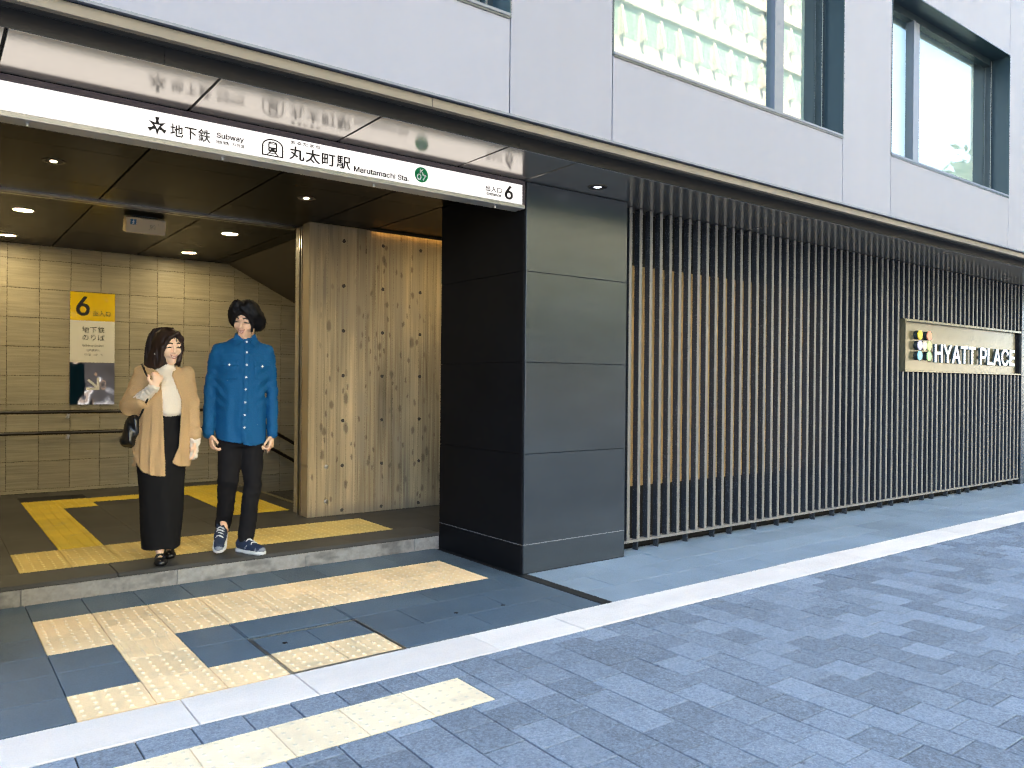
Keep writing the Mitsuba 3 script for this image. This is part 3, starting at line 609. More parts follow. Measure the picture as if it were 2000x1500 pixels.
# ================================================================ CEILING
cl = thing('ceiling', 'glossy dark brown metal panel ceiling and canopy soffit', 'ceiling', kind='structure')
cxs = [-1.5, X0, 1.16, 2.035, 2.92, 3.49]
cys = [3.918, 4.50, 5.70, 6.67, 7.27, 7.83, 8.9, 10.30]
def cpanel(xa, xb, ya, yb, gx=0.007, gy=0.0025):
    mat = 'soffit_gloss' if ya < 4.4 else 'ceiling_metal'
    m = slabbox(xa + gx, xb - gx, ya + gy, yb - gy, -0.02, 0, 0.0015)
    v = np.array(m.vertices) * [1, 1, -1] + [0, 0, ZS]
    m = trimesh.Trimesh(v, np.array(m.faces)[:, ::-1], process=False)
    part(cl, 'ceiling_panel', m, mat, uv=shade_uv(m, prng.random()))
for xa, xb in zip(cxs[:-1], cxs[1:]):
    for ya, yb in zip(cys[:-1], cys[1:]):
        if xa >= 2.9 and ya > 6.9: continue
        cpanel(xa, xb, ya, yb)
cpanel(2.92, 3.10, 7.27, 10.30)
cpanel(3.49, 4.6, YB, 6.9)
sof = [3.49] + [4.37 + 1.76 * k for k in range(7)]
sof = [3.49, 6.25, 9.0, 11.75, 14.5]
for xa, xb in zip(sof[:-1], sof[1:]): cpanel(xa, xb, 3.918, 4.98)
part(cl, 'ceiling_void', cat([box(-2, 4.6, 3.93, 10.3, ZS + 0.021, ZS + 0.03), box(4.6, 16, 3.93, 5.0, ZS + 0.021, ZS + 0.03)]), 'joint_dark')
a = np.array([[3.10, 7.3, ZS], [6.2, 7.3, ZS - 1.55], [6.2, 10.3, ZS - 1.55], [3.10, 10.3, ZS]])
m = trimesh.Trimesh(np.vstack([a, a + [0, 0, 0.1]]), [(0, 2, 1), (0, 3, 2), (4, 5, 6), (4, 6, 7), (0, 1, 5), (0, 5, 4), (1, 2, 6), (1, 6, 5), (2, 3, 7), (2, 7, 6), (3, 0, 4), (3, 4, 7)], process=False)
part(cl, 'sloping_panel', m, 'soffit_dark')

# ================================================================ LAMPS
def downlight(x, y, z, r, L, lab, grp, core=None, ring='frame_dark'):
    t = thing('downlight', lab, 'ceiling light', grp)
    an = trimesh.creation.annulus(r_min=r, r_max=r + 0.012, height=0.006, sections=32); an.apply_translation((x, y, z - 0.002))
    part(t, 'trim_ring', an, ring, smooth=40)
    a = np.arange(24) * 2 * np.pi / 24
    rr = core or r
    d = trimesh.Trimesh(np.vstack([np.stack([x + rr * np.cos(a), y + rr * np.sin(a), np.full(24, z - 0.003)], 1), [[x, y, z - 0.003]]]), [(24, (i + 1) % 24, i) for i in range(24)], process=False)
    part(t, 'lens', d, 'plastic_white', emit=np.array(L) * LUM)
    if core: part(t, 'recess', cyl((x, y, z - 0.0005), r, 0.003, n=24), 'joint_dark')
WARM = np.array([1.0, 0.80, 0.44])
for (x, y, lab) in ((0.71, 8.05, 'lit warm round downlight, nearer one at the left above the guide strip'), (0.708, 9.56, 'lit warm round downlight, farther one at the left near the tiled wall'),
                    (2.473, 8.0, 'lit warm round downlight, nearer one at the right above the stair head'), (2.476, 9.5, 'lit warm round downlight, farther one at the right near the tiled wall')):
    downlight(x, y, ZS, 0.072, WARM * 200, lab, 'lit downlights of the entrance', ring='plastic_white')
for (x, y, lab) in ((0.712, 6.11, 'deep recessed downlight in a dark ring at the left behind the station sign'), (2.472, 6.04, 'deep recessed downlight in a dark ring in front of the concrete wall'), (4.237, 6.02, 'deep recessed downlight in the alcove, hidden behind the pillar and station sign')):
    downlight(x, y, ZS, 0.058, WARM * (3400 if x > 4 else 600), lab, 'deep recessed downlights', core=0.019, ring='bronze_dark')
downlight(4.035, 4.30, ZS, 0.062, (3.0, 3.2, 3.6), 'cool white recessed downlight in the canopy above the grey pillar', None, core=0.030, ring='bronze_dark')
m = box(3.50, 4.40, 6.865, 6.88, ZS - 0.010, ZS - 0.004)
t = thing('wall_washer', 'hidden warm strip light that grazes the top of the concrete wall', 'strip light')
part(t, 'strip', m, 'plastic_white', emit=np.array([1.0, 0.55, 0.14]) * LUM * 6)
part(t, 'shield', box(3.45, 4.45, 6.845, 6.858, ZS - 0.022, ZS), 'bronze_dark')

# ================================================================ PILLARS
def pillar(xa, xb, lab, edge_dark=True):
    t = thing('pillar', lab, 'pillar')
    part(t, 'core', box(xa + 0.012, xb - 0.004, YP + 0.012, YB - 0.004, -0.02, ZS - 0.002), 'joint_dark')
    zz = [0.0, 0.213, 0.877, 1.550, 2.215, ZS - 0.004]
    for za, zb in zip(zz[:-1], zz[1:]):
        m = wallpiece(xa + 0.016, xb, za + 0.0016, zb - 0.0016, YP, 0.03, 0.0018)
        part(t, 'stone_panel', m, 'pillar_stone', uv=shade_uv(m, prng.random()))
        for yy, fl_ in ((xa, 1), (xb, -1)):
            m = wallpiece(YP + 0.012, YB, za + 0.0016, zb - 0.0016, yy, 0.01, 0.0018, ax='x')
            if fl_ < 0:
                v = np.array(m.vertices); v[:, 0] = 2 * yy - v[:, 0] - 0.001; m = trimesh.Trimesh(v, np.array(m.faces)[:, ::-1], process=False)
            part(t, 'side_panel', m, 'pillar_side_shaded', uv=shade_uv(m, prng.random()))
    part(t, 'bead', cat([box(xa + 0.016, xb, YP + 0.001, YP + 0.012, 0.2113, 0.2147), box(xa + 0.001, xa + 0.01, YP + 0.012, YB, 0.2122, 0.2138)]), 'joint_light')
    return t
pillar(X1, 4.554, 'dark grey stone pillar between the entrance and the slatted wall')
pillar(-0.80, X0, 'dark grey stone pillar at the left end of the station sign, outside the picture')
t = thing('pillar', 'grey stone pillar closing the far right end of the slatted wall', 'pillar')
for za, zb in zip([0.0, 0.213, 0.877, 1.550, 2.215], [0.213, 0.877, 1.550, 2.215, ZS - 0.004]):
    m = wallpiece(12.675, 14.5, za + 0.0016, zb - 0.0016, YP + 0.085, 0.03, 0.0018)
    part(t, 'stone_panel', m, 'pillar_stone', uv=shade_uv(m, prng.random()))
part(t, 'core', box(12.68, 14.5, YP + 0.097, 5.6, -0.02, ZS - 0.002), 'joint_dark')

# ================================================================ SLATTED WALL
sw = thing('slatted_wall', 'wall of upright steel slats, light fronts and shaded sides put into the colour, on a low bottom rail, right of the pillar', 'slatted wall')
ns = 65
HX0, HX1, HZ0, HZ1 = 9.290, 12.660, 1.573, 2.204
for k in range(ns):
    xc = 4.700 + 0.1236 * k
    spans = [(0.095, ZS - 0.006)] if not (HX0 - 0.02 < xc < HX1 + 0.02) else [(0.095, HZ0 - 0.001), (HZ1 + 0.001, ZS - 0.006)]
    u = prng.random()
    jx, jy = prng.normal(0, 0.0012), prng.normal(0, 0.0012)
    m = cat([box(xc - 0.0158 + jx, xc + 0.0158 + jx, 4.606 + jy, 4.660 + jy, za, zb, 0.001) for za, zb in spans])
    q = part(sw, 'slat', m, 'slat_shade_tone', uv=shade_uv(m, u))
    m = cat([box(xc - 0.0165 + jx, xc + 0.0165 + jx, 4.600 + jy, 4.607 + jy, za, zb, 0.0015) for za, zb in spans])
    part(q, 'lit_front', m, 'slat_lit_tone', uv=shade_uv(m, u))  # added front layer, coloured lighter so the slat front looks lit
m = box(4.60, 12.66, 4.598, 4.672, 0.073, 0.0945, 0.002)
part(sw, 'bottom_rail', m, 'slat_lit_tone', uv=shade_uv(m, .6))
m = box(4.60, 4.622, 4.60, 4.72, 0.095, ZS - 0.006)
part(sw, 'end_bar', m, 'frame_dark')
for k in range(16):
    for d in (0.0, 0.25) if k % 2 == 0 else (0.13,):
        xc = 4.82 + 0.50 * k + d
        if xc > 12.6: continue
        part(sw, 'foot', box(xc - 0.005, xc + 0.005, 4.605, 4.66, -0.01, 0.073), 'slat_shade_tone', uv=shade_uv(box(0, 1, 0, 1, 0, 1), .5))
part(sw, 'backing', box(4.56, 12.80, 4.76, 4.80, -0.02, ZS), 'backing_dark')
part(sw, 'timber_panel', box(4.60, 7.60, 4.735, 4.759, 0.52, 2.41, 0.002), 'tan_board')

# ================================================================ HOTEL SIGN
hs = thing('wall_sign', 'tan metal sign with coloured dots and white raised letters reading HYATT PLACE', 'sign')
K_ = 1.0178      # everything on the sign stands 8 cm farther back than the pillar front
part(hs, 'plate', box(HX0 + 0.015, HX1 - 0.075, 4.640, 4.675, HZ0 + 0.02, HZ1 - 0.03), 'plate_tan')
part(hs, 'return', box(HX1 - 0.075, HX1, 4.650, 4.675, HZ0 + 0.02, HZ1 - 0.03), 'backing_dark')
part(hs, 'frame', cat([box(HX0, HX1, 4.585, 4.68, HZ1 - 0.03, HZ1, 0.002), box(HX0, HX1, 4.585, 4.68, HZ0, HZ0 + 0.02, 0.002), box(HX0, HX0 + 0.015, 4.5852, 4.679, HZ0 + 0.02, HZ1 - 0.03)]), 'plate_tan')
def letter_row(word, x0, x1, z_, th, nm, mt):
    ms = meshkit.text_mesh(word, 0.213 * K_, th, True)
    comps = sorted(ms.split(only_watertight=False), key=lambda c: c.bounds[0][0])
    lo, hi = ms.bounds[0][0], ms.bounds[1][0]
    for c in comps:
        v = np.array(c.vertices)
        w = np.stack([x0 + (v[:, 0] - lo) * (x1 - x0) / (hi - lo), z_ - v[:, 2], 1.400 + (1.700 - 1.4) * K_ + v[:, 1]], 1)
        part(hs, nm, trimesh.Trimesh(w, np.array(c.faces), process=False), mt)
def letters(word, x0, x1):
    for z_, th, nm, mt in ((4.622, 0.022, 'letter_shade_side', 'letter_shade_side'), (4.600, 0.006, 'letter', 'letter_white')): letter_row(word, x0, x1, z_, th, nm, mt)
letters('HYATT', 10.05, 11.20); letters('PLACE', 11.34, 12.465)
for i, (cx, cz, nm) in enumerate(((9.475, 2.025, 'dot_yellow'), (9.705, 2.025, 'dot_orange'), (9.475, 1.900, 'dot_lilac'), (9.590, 1.900, 'dot_cream'), (9.705, 1.900, 'dot_lime'), (9.475, 1.775, 'dot_cyan'), (9.705, 1.775, 'dot_green'))):
    cz = 1.4 + (1.888 + (cz - 1.900) * 0.98 - 1.4) * K_
    part(hs, 'dot', cyl((cx * K_, 4.586, cz), 0.058, 0.010, 'y', 28), nm)
    part(hs, 'dot_rim', cyl((cx * K_, 4.614, cz), 0.054, 0.045, 'y', 28), 'frame_dark')

# ================================================================ STATION SIGN
ss = thing('station_sign', 'long white lit station sign with black lettering hanging under the canopy', 'sign')
SY = 4.497
face = trimesh.Trimesh([[X0 + 0.005, SY, 2.690], [X1 - 0.03, SY, 2.690], [X1 - 0.03, SY, 2.832], [X0 + 0.005, SY, 2.832]], [(0, 1, 2), (0, 2, 3)], process=False)
part(ss, 'lit_face', face, 'sign_acrylic', emit=np.array([1.16, 1.08, 1.02]) * LUM)
part(ss, 'case', box(X0 + 0.004, X1 - 0.008, SY + 0.002, 4.62, 2.668, 2.832), 'sign_frame')
part(ss, 'top_frame', box(X0 + 0.004, X1 - 0.006, SY - 0.005, 4.618, 2.832, 2.866, 0.002), 'sign_frame')
part(ss, 'bottom_frame', box(X0 + 0.004, X1 - 0.006, SY - 0.005, 4.618, 2.662, 2.690, 0.002), 'sign_lip')
part(ss, 'end_frame', box(X1 - 0.030, X1 - 0.006, SY - 0.0045, 4.617, 2.690, 2.832), 'sign_frame')
for (x, y) in ((0.416, 4.555), (1.363, 4.55), (2.313, 4.55), (3.27, 4.55)):
    part(ss, 'latch', cyl((x, y, 2.655), 0.009, 0.016, n=14), 'steel_bright')
IK = dict(mat='ink_black')
def ink(name, mesh, mat='ink_black'): part(ss, name, mesh, mat)
# emblem: six curved points around a light triangle
def emblem(R):
    pts = []
    for k in range(6):
        a = math.pi / 2 - k * math.pi / 3 + math.radians(0)
        tip = 1.0 if k % 2 == 1 else 0.98
        pts += [(R * tip * math.cos(a), R * tip * math.sin(a)), (R * 0.40 * math.cos(a - math.pi / 6), R * 0.40 * math.sin(a - math.pi / 6))]
    star = Polygon(pts)
    for k in (0, 2, 4):   # flared caps on three of the points
        a = math.pi / 2 - k * math.pi / 3
        c = Polygon([(R * 1.0 * math.cos(a) - R * 0.22 * math.sin(a), R * 1.0 * math.sin(a) + R * 0.22 * math.cos(a)), (R * 1.0 * math.cos(a) + R * 0.22 * math.sin(a), R * 1.0 * math.sin(a) - R * 0.22 * math.cos(a)), (R * 0.55 * math.cos(a) + R * 0.09 * math.sin(a), R * 0.55 * math.sin(a) - R * 0.09 * math.cos(a)), (R * 0.55 * math.cos(a) - R * 0.09 * math.sin(a), R * 0.55 * math.sin(a) + R * 0.09 * math.cos(a))])
        star = star.union(c)
    tri = Polygon([(R * 0.36 * math.cos(math.radians(a)), R * 0.36 * math.sin(math.radians(a))) for a in (30, 150, 270)])
    return star.difference(tri)
ink('emblem', flat_on_y(affinity.scale(emblem(0.048), 1, 1), 1.003, SY, 2.754))
ink('lettering', cjk('地下鉄', 1.066, 1.282, SY, 2.715, 0.068))
ink('lettering', latin('Subway', 1.313, 1.464, SY, 2.755, 0.027, bold=True))
ink('lettering', cjk('地铁', 1.306, 1.385, SY, 2.722, 0.018)); ink('lettering', cjk('지하철', 1.398, 1.470, SY, 2.722, 0.018))
def train():
    arch = Polygon([(0, 0)] + [(0, .062)] + [(0.063 - 0.063 * math.cos(t), 0.062 + 0.049 * math.sin(t)) for t in np.linspace(0, math.pi, 18)] + [(.126, 0)])
    o = arch.difference(arch.buffer(-0.007))
    body = affinity.translate(Polygon([(-.026, 0), (-.026, .05), (-.018, .058), (.018, .058), (.026, .05), (.026, 0), (.02, -.006), (-.02, -.006)]), .063, .035)
    win = affinity.translate(Polygon([(-.019, .022), (-.019, .044), (.019, .044), (.019, .022)]), .063, .035)
    top = affinity.translate(Polygon([(-.012, .048), (-.012, .053), (.012, .053), (.012, .048)]), .063, .035)
    body = body.difference(win).difference(top)
    for s in (-1, 1): body = body.difference(Point(.063 + s * .015, .044).buffer(.0045))
    legs = unary_union([LineString([(.063 - .012, .03), (.063 - .032, .008)]).buffer(.003), LineString([(.063 + .012, .03), (.063 + .032, .008)]).buffer(.003), LineString([(.063 - .02, .019), (.063 + .02, .019)]).buffer(.0022)])
    return unary_union([o, body, legs])
ink('train_symbol', flat_on_y(affinity.scale(train(), 1.0, 0.90, origin=(0, 0)), 1.569, SY, 2.706))
ink('lettering', cjk('まるたまち', 1.732, 1.930, SY, 2.802, 0.020))
ink('lettering', cjk('丸太町駅', 1.728, 2.128, SY, 2.710, 0.078))
ink('lettering', latin('Marutamachi Sta.', 2.148, 2.538, SY, 2.708, 0.031, bold=True))
ink('line_disc', cyl((2.632, SY - 0.0004, 2.766), 0.050, 0.002, 'y', 40), 'ink_green')
part(ss, 'lettering', latin('K', 2.619, 2.646, SY - 0.0016, 2.774, 0.029, bold=True), 'sign_white')
part(ss, 'lettering', latin('07', 2.598, 2.667, SY - 0.0016, 2.731, 0.037, bold=True), 'sign_white')
ink('lettering', cjk('出入口', 3.146, 3.294, SY, 2.742, 0.038))
ink('lettering', latin('Entrance', 3.160, 3.284, SY, 2.717, 0.019, bold=True))
ink('lettering', latin('6', 3.318, 3.390, SY, 2.714, 0.090, bold=True))

# ================================================================ WALL POSTER
ps = thing('wall_poster', 'tall yellow and white exit 6 poster over a mirrored arrow panel on the tiled wall', 'sign')
PY = 10.072
part(ps, 'backboard', box(1.347, 1.804, PY + 0.004, 10.099, 1.105, 2.383), 'sign_frame')
def plate(z0, z1, mat, nm):
    m = box(1.3465, 1.8045, PY, PY + 0.004, z0, z1)
    part(ps, nm, m, mat)
plate(2.063, 2.384, 'poster_yellow', 'yellow_panel'); plate(1.584, 2.0625, 'poster_white', 'white_panel'); plate(1.104, 1.5835, 'poster_mirror', 'arrow_panel')
part(ps, 'lettering', latin('6', 1.405, 1.545, PY, 2.125, 0.205, 0.001, True), 'ink_black')
part(ps, 'lettering', cjk('出入口', 1.575, 1.765, PY, 2.118, 0.062, 0.001), 'ink_black')
part(ps, 'lettering', cjk('地下鉄', 1.462, 1.702, PY, 1.925, 0.070, 0.001), 'ink_black')
part(ps, 'lettering', cjk('のりば', 1.462, 1.702, PY, 1.835, 0.068, 0.001), 'ink_black')
part(ps, 'lettering', latin('Subway Station', 1.472, 1.690, PY, 1.768, 0.024, 0.001, True), 'ink_black')
part(ps, 'lettering', cjk('地铁乘车处', 1.512, 1.652, PY, 1.712, 0.026, 0.001), 'ink_black')
part(ps, 'lettering', cjk('지하철 타는 곳', 1.482, 1.682, PY, 1.662, 0.024, 0.001), 'ink_black')
arrow = unary_union([LineString([(0.02, 0.118), (0.118, 0.022)]).buffer(0.0135, cap_style=2), LineString([(0.0, 0.0135), (0.135, 0.0135)]).buffer(0.0135, cap_style=2), LineString([(0.1215, 0.0), (0.1215, 0.142)]).buffer(0.0135, cap_style=2)])
part(ps, 'arrow', flat_on_y(arrow, 1.513, PY, 1.270, 0.002), 'sign_white')

# speaker box on the ceiling
sp = thing('announcement_speaker', 'white announcement speaker box with a blue walking symbol hung from the ceiling', 'speaker')
def tilt(m, c, deg):
    m = m.copy(); m.apply_transform(trimesh.transformations.rotation_matrix(math.radians(deg), [1, 0, 0], c)); return m
SC = (1.612, 7.66, 2.79)
part(sp, 'case', tilt(box(1.443, 1.777, 7.60, 7.72, 2.715, 2.855, 0.006), SC, 14), 'plastic_white')
part(sp, 'mount', box(1.50, 1.72, 7.66, 7.72, 2.83, ZS), 'frame_dark')
def onsp(poly, x, z, mat, nm):
    part(sp, nm, tilt(flat_on_y(poly, x, 7.60, z, 0.0015), SC, 14), mat)
onsp(Polygon([(0, 0), (.047, 0), (.047, .047), (0, .047)]), 1.480, 2.79, 'ink_blue', 'walking_symbol')
man = unary_union([Point(.024, .0395).buffer(.0045), LineString([(.024, .034), (.023, .021)]).buffer(.0035), LineString([(.023, .021), (.030, .006)]).buffer(.0025), LineString([(.023, .021), (.016, .006)]).buffer(.0025), LineString([(.024, .031), (.014, .022)]).buffer(.002), LineString([(.024, .031), (.034, .023)]).buffer(.002)])
part(sp, 'walking_figure', tilt(flat_on_y(man, 1.480, 7.5985, 2.79, 0.0012), SC, 14), 'sign_white')
holes = unary_union([Point(.012 * i + (.006 if j % 2 else 0), .0085 * j).buffer(.0026) for i in range(-1, 3) for j in range(-2, 3)])
onsp(holes, 1.655, 2.782, 'ink_black', 'grille'); onsp(Point(0, 0).buffer(.004), 1.715, 2.812, 'ink_black', 'indicator')

# ================================================================ BUILDING ABOVE
hb = thing('hotel_building', 'grey metal clad hotel building with deep set dark framed windows above the entrance', 'building')
FY, ZB_, ZW0, ZW1, ZT = 3.70, 2.980, 3.567, 5.155, 6.6
wins = [(-0.02, 2.760), (3.597, 6.365), (7.185, 9.815), (10.62, 13.24), (-3.6, -0.86)]
def fpanel(xa, xb, za, zb):
    m = wallpiece(xa + 0.004, xb - 0.004, za + 0.003, zb - 0.003, FY, 0.04, 0.002)
    part(hb, 'facade_panel', m, 'facade_panel', uv=shade_uv(m, prng.random()))
piers = [(-0.86, -0.02), (2.760, 3.597), (6.365, 7.185), (9.815, 10.62), (13.24, 14.1)]
for a, b in piers: fpanel(a, b, ZB_, ZT)
for a, b in wins:
    fpanel(a, b, ZB_, ZW0); fpanel(a, b, ZW1, ZT)
pc = []
for a, b in wins:
    pc += [box(a, b, FY + 0.03, 4.9, ZB_, ZW0 - 0.004), box(a, b, FY + 0.03, 4.9, ZW1 + 0.004, ZT)]
for a, b in piers: pc.append(box(a + 0.004, b - 0.004, FY + 0.03, 4.9, ZB_, ZT))
part(hb, 'wall_core', cat(pc), 'joint_light')
m = cat([box(-14, 45, FY, 18, ZT, 21.0), box(-14, -3.6, FY, 18, 2.9, ZT), box(14.1, 45, FY, 18, 2.9, ZT), box(-3.6, 14.1, 5.0, 18, ZS + 0.04, ZT), box(14.5, 45, 4.6, 18, 0, 2.9), box(-14, -0.8, 4.6, 18, 0, 2.9), box(-0.8, X0 - 0.21, 5.7, 18, 0, 2.9), box(X0 - 0.2, 14.5, 10.32, 18, -0.05, ZS + 0.04), box(6.3, 14.5, 5.0, 10.32, -0.05, ZS + 0.04)])
part(hb, 'upper_mass', m, 'facade_panel', uv=shade_uv(m, .5))
part(hb, 'drip_edge', box(-14, 45, FY - 0.012, FY + 0.02, ZB_ - 0.012, ZB_ + 0.001), 'frame_grey')
for a, b in ((-14, -3), (-3, 0.2), (0.2, 2.24), (2.24, 6.9), (6.9, 11.5), (11.5, 20), (20, 45)):
    part(hb, 'canopy_trim', box(a + 0.002, b - 0.002, FY + 0.014, FY + 0.05, 2.913, 2.964, 0.002), 'trim_bronze')
part(hb, 'trim_gap', box(-14, 45, FY + 0.03, FY + 0.05, 2.95, 2.985), 'joint_dark')
for a, b in ((-14, -3), (-3, 0.9), (0.9, 2.995), (2.995, 5.8), (5.8, 9.5), (9.5, 14), (14, 45)):
    part(hb, 'canopy_band', box(a + 0.001, b - 0.001, 3.905, 3.916, ZS, 2.952), 'soffit_dark')
part(hb, 'canopy_underside', box(-14, 45, FY + 0.05, 3.905, 2.953, 2.963), 'soffit_dark')
RY = 3.872
for i, (a, b) in enumerate(wins):
    w = part(hb, 'window', cat([box(a, a + 0.055, RY, RY + 0.07, ZW0, ZW1), box(b - 0.055, b, RY, RY + 0.07, ZW0, ZW1), box(a + 0.055, b - 0.055, RY, RY + 0.07, ZW1 - 0.085, ZW1), box(a + 0.055, b - 0.055, RY, RY + 0.07, ZW0, ZW0 + 0.035)]), 'frame_dark')
    part(w, 'reveal', cat([box(a - 0.004, a + 0.006, FY - 0.004, RY, ZW0 - 0.02, ZW1 + 0.004), box(b - 0.006, b + 0.004, FY - 0.004, RY, ZW0 - 0.02, ZW1 + 0.004), box(a + 0.006, b - 0.006, FY - 0.004, RY, ZW1 - 0.006, ZW1 + 0.004)]), 'reveal_dark')
    part(w, 'sill', box(a + 0.006, b - 0.006, FY - 0.010, RY, ZW0 - 0.016, ZW0 + 0.004, 0.002), 'frame_grey')
    part(w, 'sill_edge', box(a + 0.006, b - 0.006, FY - 0.006, FY + 0.02, ZW0 - 0.030, ZW0 - 0.0165), 'frame_dark')
    ma = {1: 5.60, 2: 7.93}.get(i, a + 0.72 * (b - a))
    part(w, 'mullion', cat([box(ma, ma + 0.03, RY - 0.012, RY + 0.07, ZW0 + 0.035, ZW1 - 0.085), box(ma + 0.034, ma + 0.135, RY - 0.004, RY + 0.07, ZW0 + 0.035, ZW1 - 0.085)]), 'frame_grey')
    part(w, 'rail_strip', box(b - 0.060, b - 0.050, RY - 0.004, RY, ZW0 + 0.004, ZW1 - 0.03), 'steel_satin')
    gy = RY + 0.03
    for (p0, p1) in ((a + 0.055, ma), (ma + 0.135, b - 0.055)):
        q = trimesh.Trimesh([[p0, gy, ZW0 + 0.035], [p1, gy, ZW0 + 0.035], [p1, gy, ZW1 - 0.085], [p0, gy, ZW1 - 0.085]], [(0, 1, 2), (0, 2, 3)], process=False)
        part(w, 'pane', q, 'pane_glass')
    part(w, 'blind', box(a + 0.06, b - (0.22 if i == 2 else 0.14), gy + 0.09, gy + 0.094, ZW0 + 0.0, ZW1 - 0.02), 'blind_bright' if i == 2 else 'blind_white')
    part(w, 'room', cat([box(a, b, 4.7, 4.75, ZW0, ZW1)]), 'room_dark')

# ================================================================ ACROSS THE STREET (seen in the panes and in the polished stone)
ob = thing('opposite_building', 'pale office building with rows of finned windows across the street', 'building')
OY, BAY, FLH = -26.5, 1.76, 3.48
m = box(-6, 61, OY - 14, OY, -0.05, 36)
part(ob, 'wall', m, 'far_wall')
wg, fn_, lt = [], [], []
for fl_i in range(9):
    z0 = 23.0 - 3.48 * 5 + fl_i * 3.48 - 0.35
    for k in range(37):
        xc = 35.7 - BAY * 22 + BAY * k
        if not (-5 < xc < 60): continue
        wg.append(box(xc + 0.20, xc + BAY - 0.20, OY, OY + 0.02, z0, z0 + 1.95))
        a = np.array([[xc - 0.11, OY, z0], [xc + 0.11, OY, z0], [xc + 0.11, OY + 0.55, z0], [xc - 0.11, OY + 0.55, z0], [xc - 0.11, OY, z0 + 2.0], [xc + 0.11, OY, z0 + 2.0], [xc + 0.11, OY + 0.10, z0 + 2.0], [xc - 0.11, OY + 0.10, z0 + 2.0]])
        fn_.append(trimesh.convex.convex_hull(a))
    lt.append(box(-6, 61, OY, OY + 0.30, z0 + 2.0, z0 + 2.25))
part(ob, 'glazing', cat(wg), 'far_glass', kind='stuff'); part(ob, 'fins', cat(fn_), 'far_wall', kind='stuff'); part(ob, 'lintels', cat(lt), 'far_wall', kind='stuff')
part(ob, 'shopfront', box(-5, 60, OY, OY + 0.05, 0.4, 3.2), 'far_dark')
lo_ = thing('opposite_building', 'low white building across the street beyond the tall office block', 'building')
part(lo_, 'wall', box(66, 84, -42, -26, -0.05, 11.5), 'far_wall'); part(lo_, 'roof', box(65.6, 84.4, -42.4, -25.6, 11.5, 12.1), 'far_wall')
m = box(-60, 120, -26.5, -22.0, -0.06, 0.1)
fs = thing('sidewalk', 'far sidewalk across the street', 'sidewalk', kind='structure')
part(fs, 'paving_bed', m, 'paving_far')

def crown(rng, n, rx, rz, s):
    V, F = [], []
    cl_ = rng.normal(0, 1, (26, 3)); cl_ /= np.linalg.norm(cl_, axis=1, keepdims=True)
    cl_ *= rng.uniform(0.35, 0.95, (26, 1))
    for i in range(n):
        c = cl_[rng.integers(26)] + rng.normal(0, 0.16, 3)
        c = c * [rx, rx, rz]
        a = rng.normal(0, 1, 3); a /= np.linalg.norm(a); b = np.cross(a, rng.normal(0, 1, 3)); b /= np.linalg.norm(b)
        q = s * rng.uniform(0.6, 1.2)
        k = len(V)
        V += [c - a * q, c + b * q * 0.55, c + a * q, c - b * q * 0.55]; F += [(k, k + 1, k + 2), (k, k + 2, k + 3)]
    return trimesh.Trimesh(np.array(V), np.array(F), process=False)
trng = np.random.default_rng(5)
crowns = [mikit.ply(crown(trng, 4200, 2.3, 2.7, 0.22), 'leaf') for _ in range(2)]
trunk = mikit.ply(cat([tube([(0, 0, 0), (0.05, 0, 2.2), (0.0, 0.05, 5.5)], [0.16, 0.12, 0.06], 10), tube([(0.04, 0, 2.6), (0.9, 0.3, 4.4)], [0.07, 0.03], 8), tube([(0.04, 0, 2.9), (-0.8, -0.4, 4.6)], [0.07, 0.03], 8)]), 'bark', smooth=50)
WORDS = ('first', 'second', 'third', 'fourth', 'fifth', 'sixth', 'seventh', 'eighth', 'ninth', 'tenth', 'eleventh', 'twelfth')
for i, (x, y, s, lab) in enumerate([(26.0, -2.0, 0.97, 'street tree on the near sidewalk down the street')] + [(6 + 4.4 * k, -23.4 - 0.5 * (k % 2), 1.05 + 0.15 * ((k * 7) % 3), f'street tree across the street, {w} of the row from the left') for k, w in enumerate(WORDS)]):
    t = thing('street_tree', lab, 'tree', 'street trees')
    tw_ = T().translate([x, y, 0]).scale(s).rotate([0, 0, 1], 47 * i)
    scene[t + '__trunk'] = {**trunk, 'to_world': tw_}
    scene[t + '__crown'] = {**crowns[i % 2], 'to_world': T().translate([x, y, 5.6 * s]).scale(s).rotate([0, 0, 1], 71 * i)}

# ================================================================ PEOPLE
pr('skin', (0.92, 0.62, 0.41), 0.48, 0.4, sheen=0.2)
pr('skin_man', (0.86, 0.535, 0.335), 0.48, 0.4, sheen=0.2)
pr('lip', (0.46, 0.14, 0.11), 0.4, 0.5)
pr('tooth', (0.80, 0.76, 0.70), 0.3, 0.5)
pr('hair_brown', (0.026, 0.012, 0.007), 0.46, 0.4)
pr('hair_black', (0.006, 0.005, 0.0055), 0.55, 0.22)
pr('brow', (0.045, 0.024, 0.013), 0.6, 0.3)
pr('cloth_cream', lambda p, n, uv: mi.Color3f(0.78, 0.68, 0.55) * (0.95 + 0.1 * N(p.x * 300, p.z * 300, p.y * 300)), 0.85, 0.2, sheen=0.3)
pr('cloth_beige', lambda p, n, uv: mi.Color3f(0.52, 0.335, 0.165) * (0.93 + 0.14 * N(p.x * 300, p.z * 300, p.y * 300)), 0.8, 0.25, sheen=0.4)
pr('cloth_black', (0.0085, 0.008, 0.0085), 0.85, 0.2)
pr('cloth_blue', lambda p, n, uv: mi.Color3f(0.004, 0.085, 0.215) * (0.9 + 0.2 * N(p.x * 350, p.z * 350, p.y * 350)), 0.75, 0.3, sheen=0.3)
pr('cloth_pants', (0.010, 0.009, 0.010), 0.85, 0.2)
pr('button_white', (0.78, 0.80, 0.80), 0.3, 0.5)
pr('leather_black', (0.008, 0.008, 0.009), 0.24, 0.6)
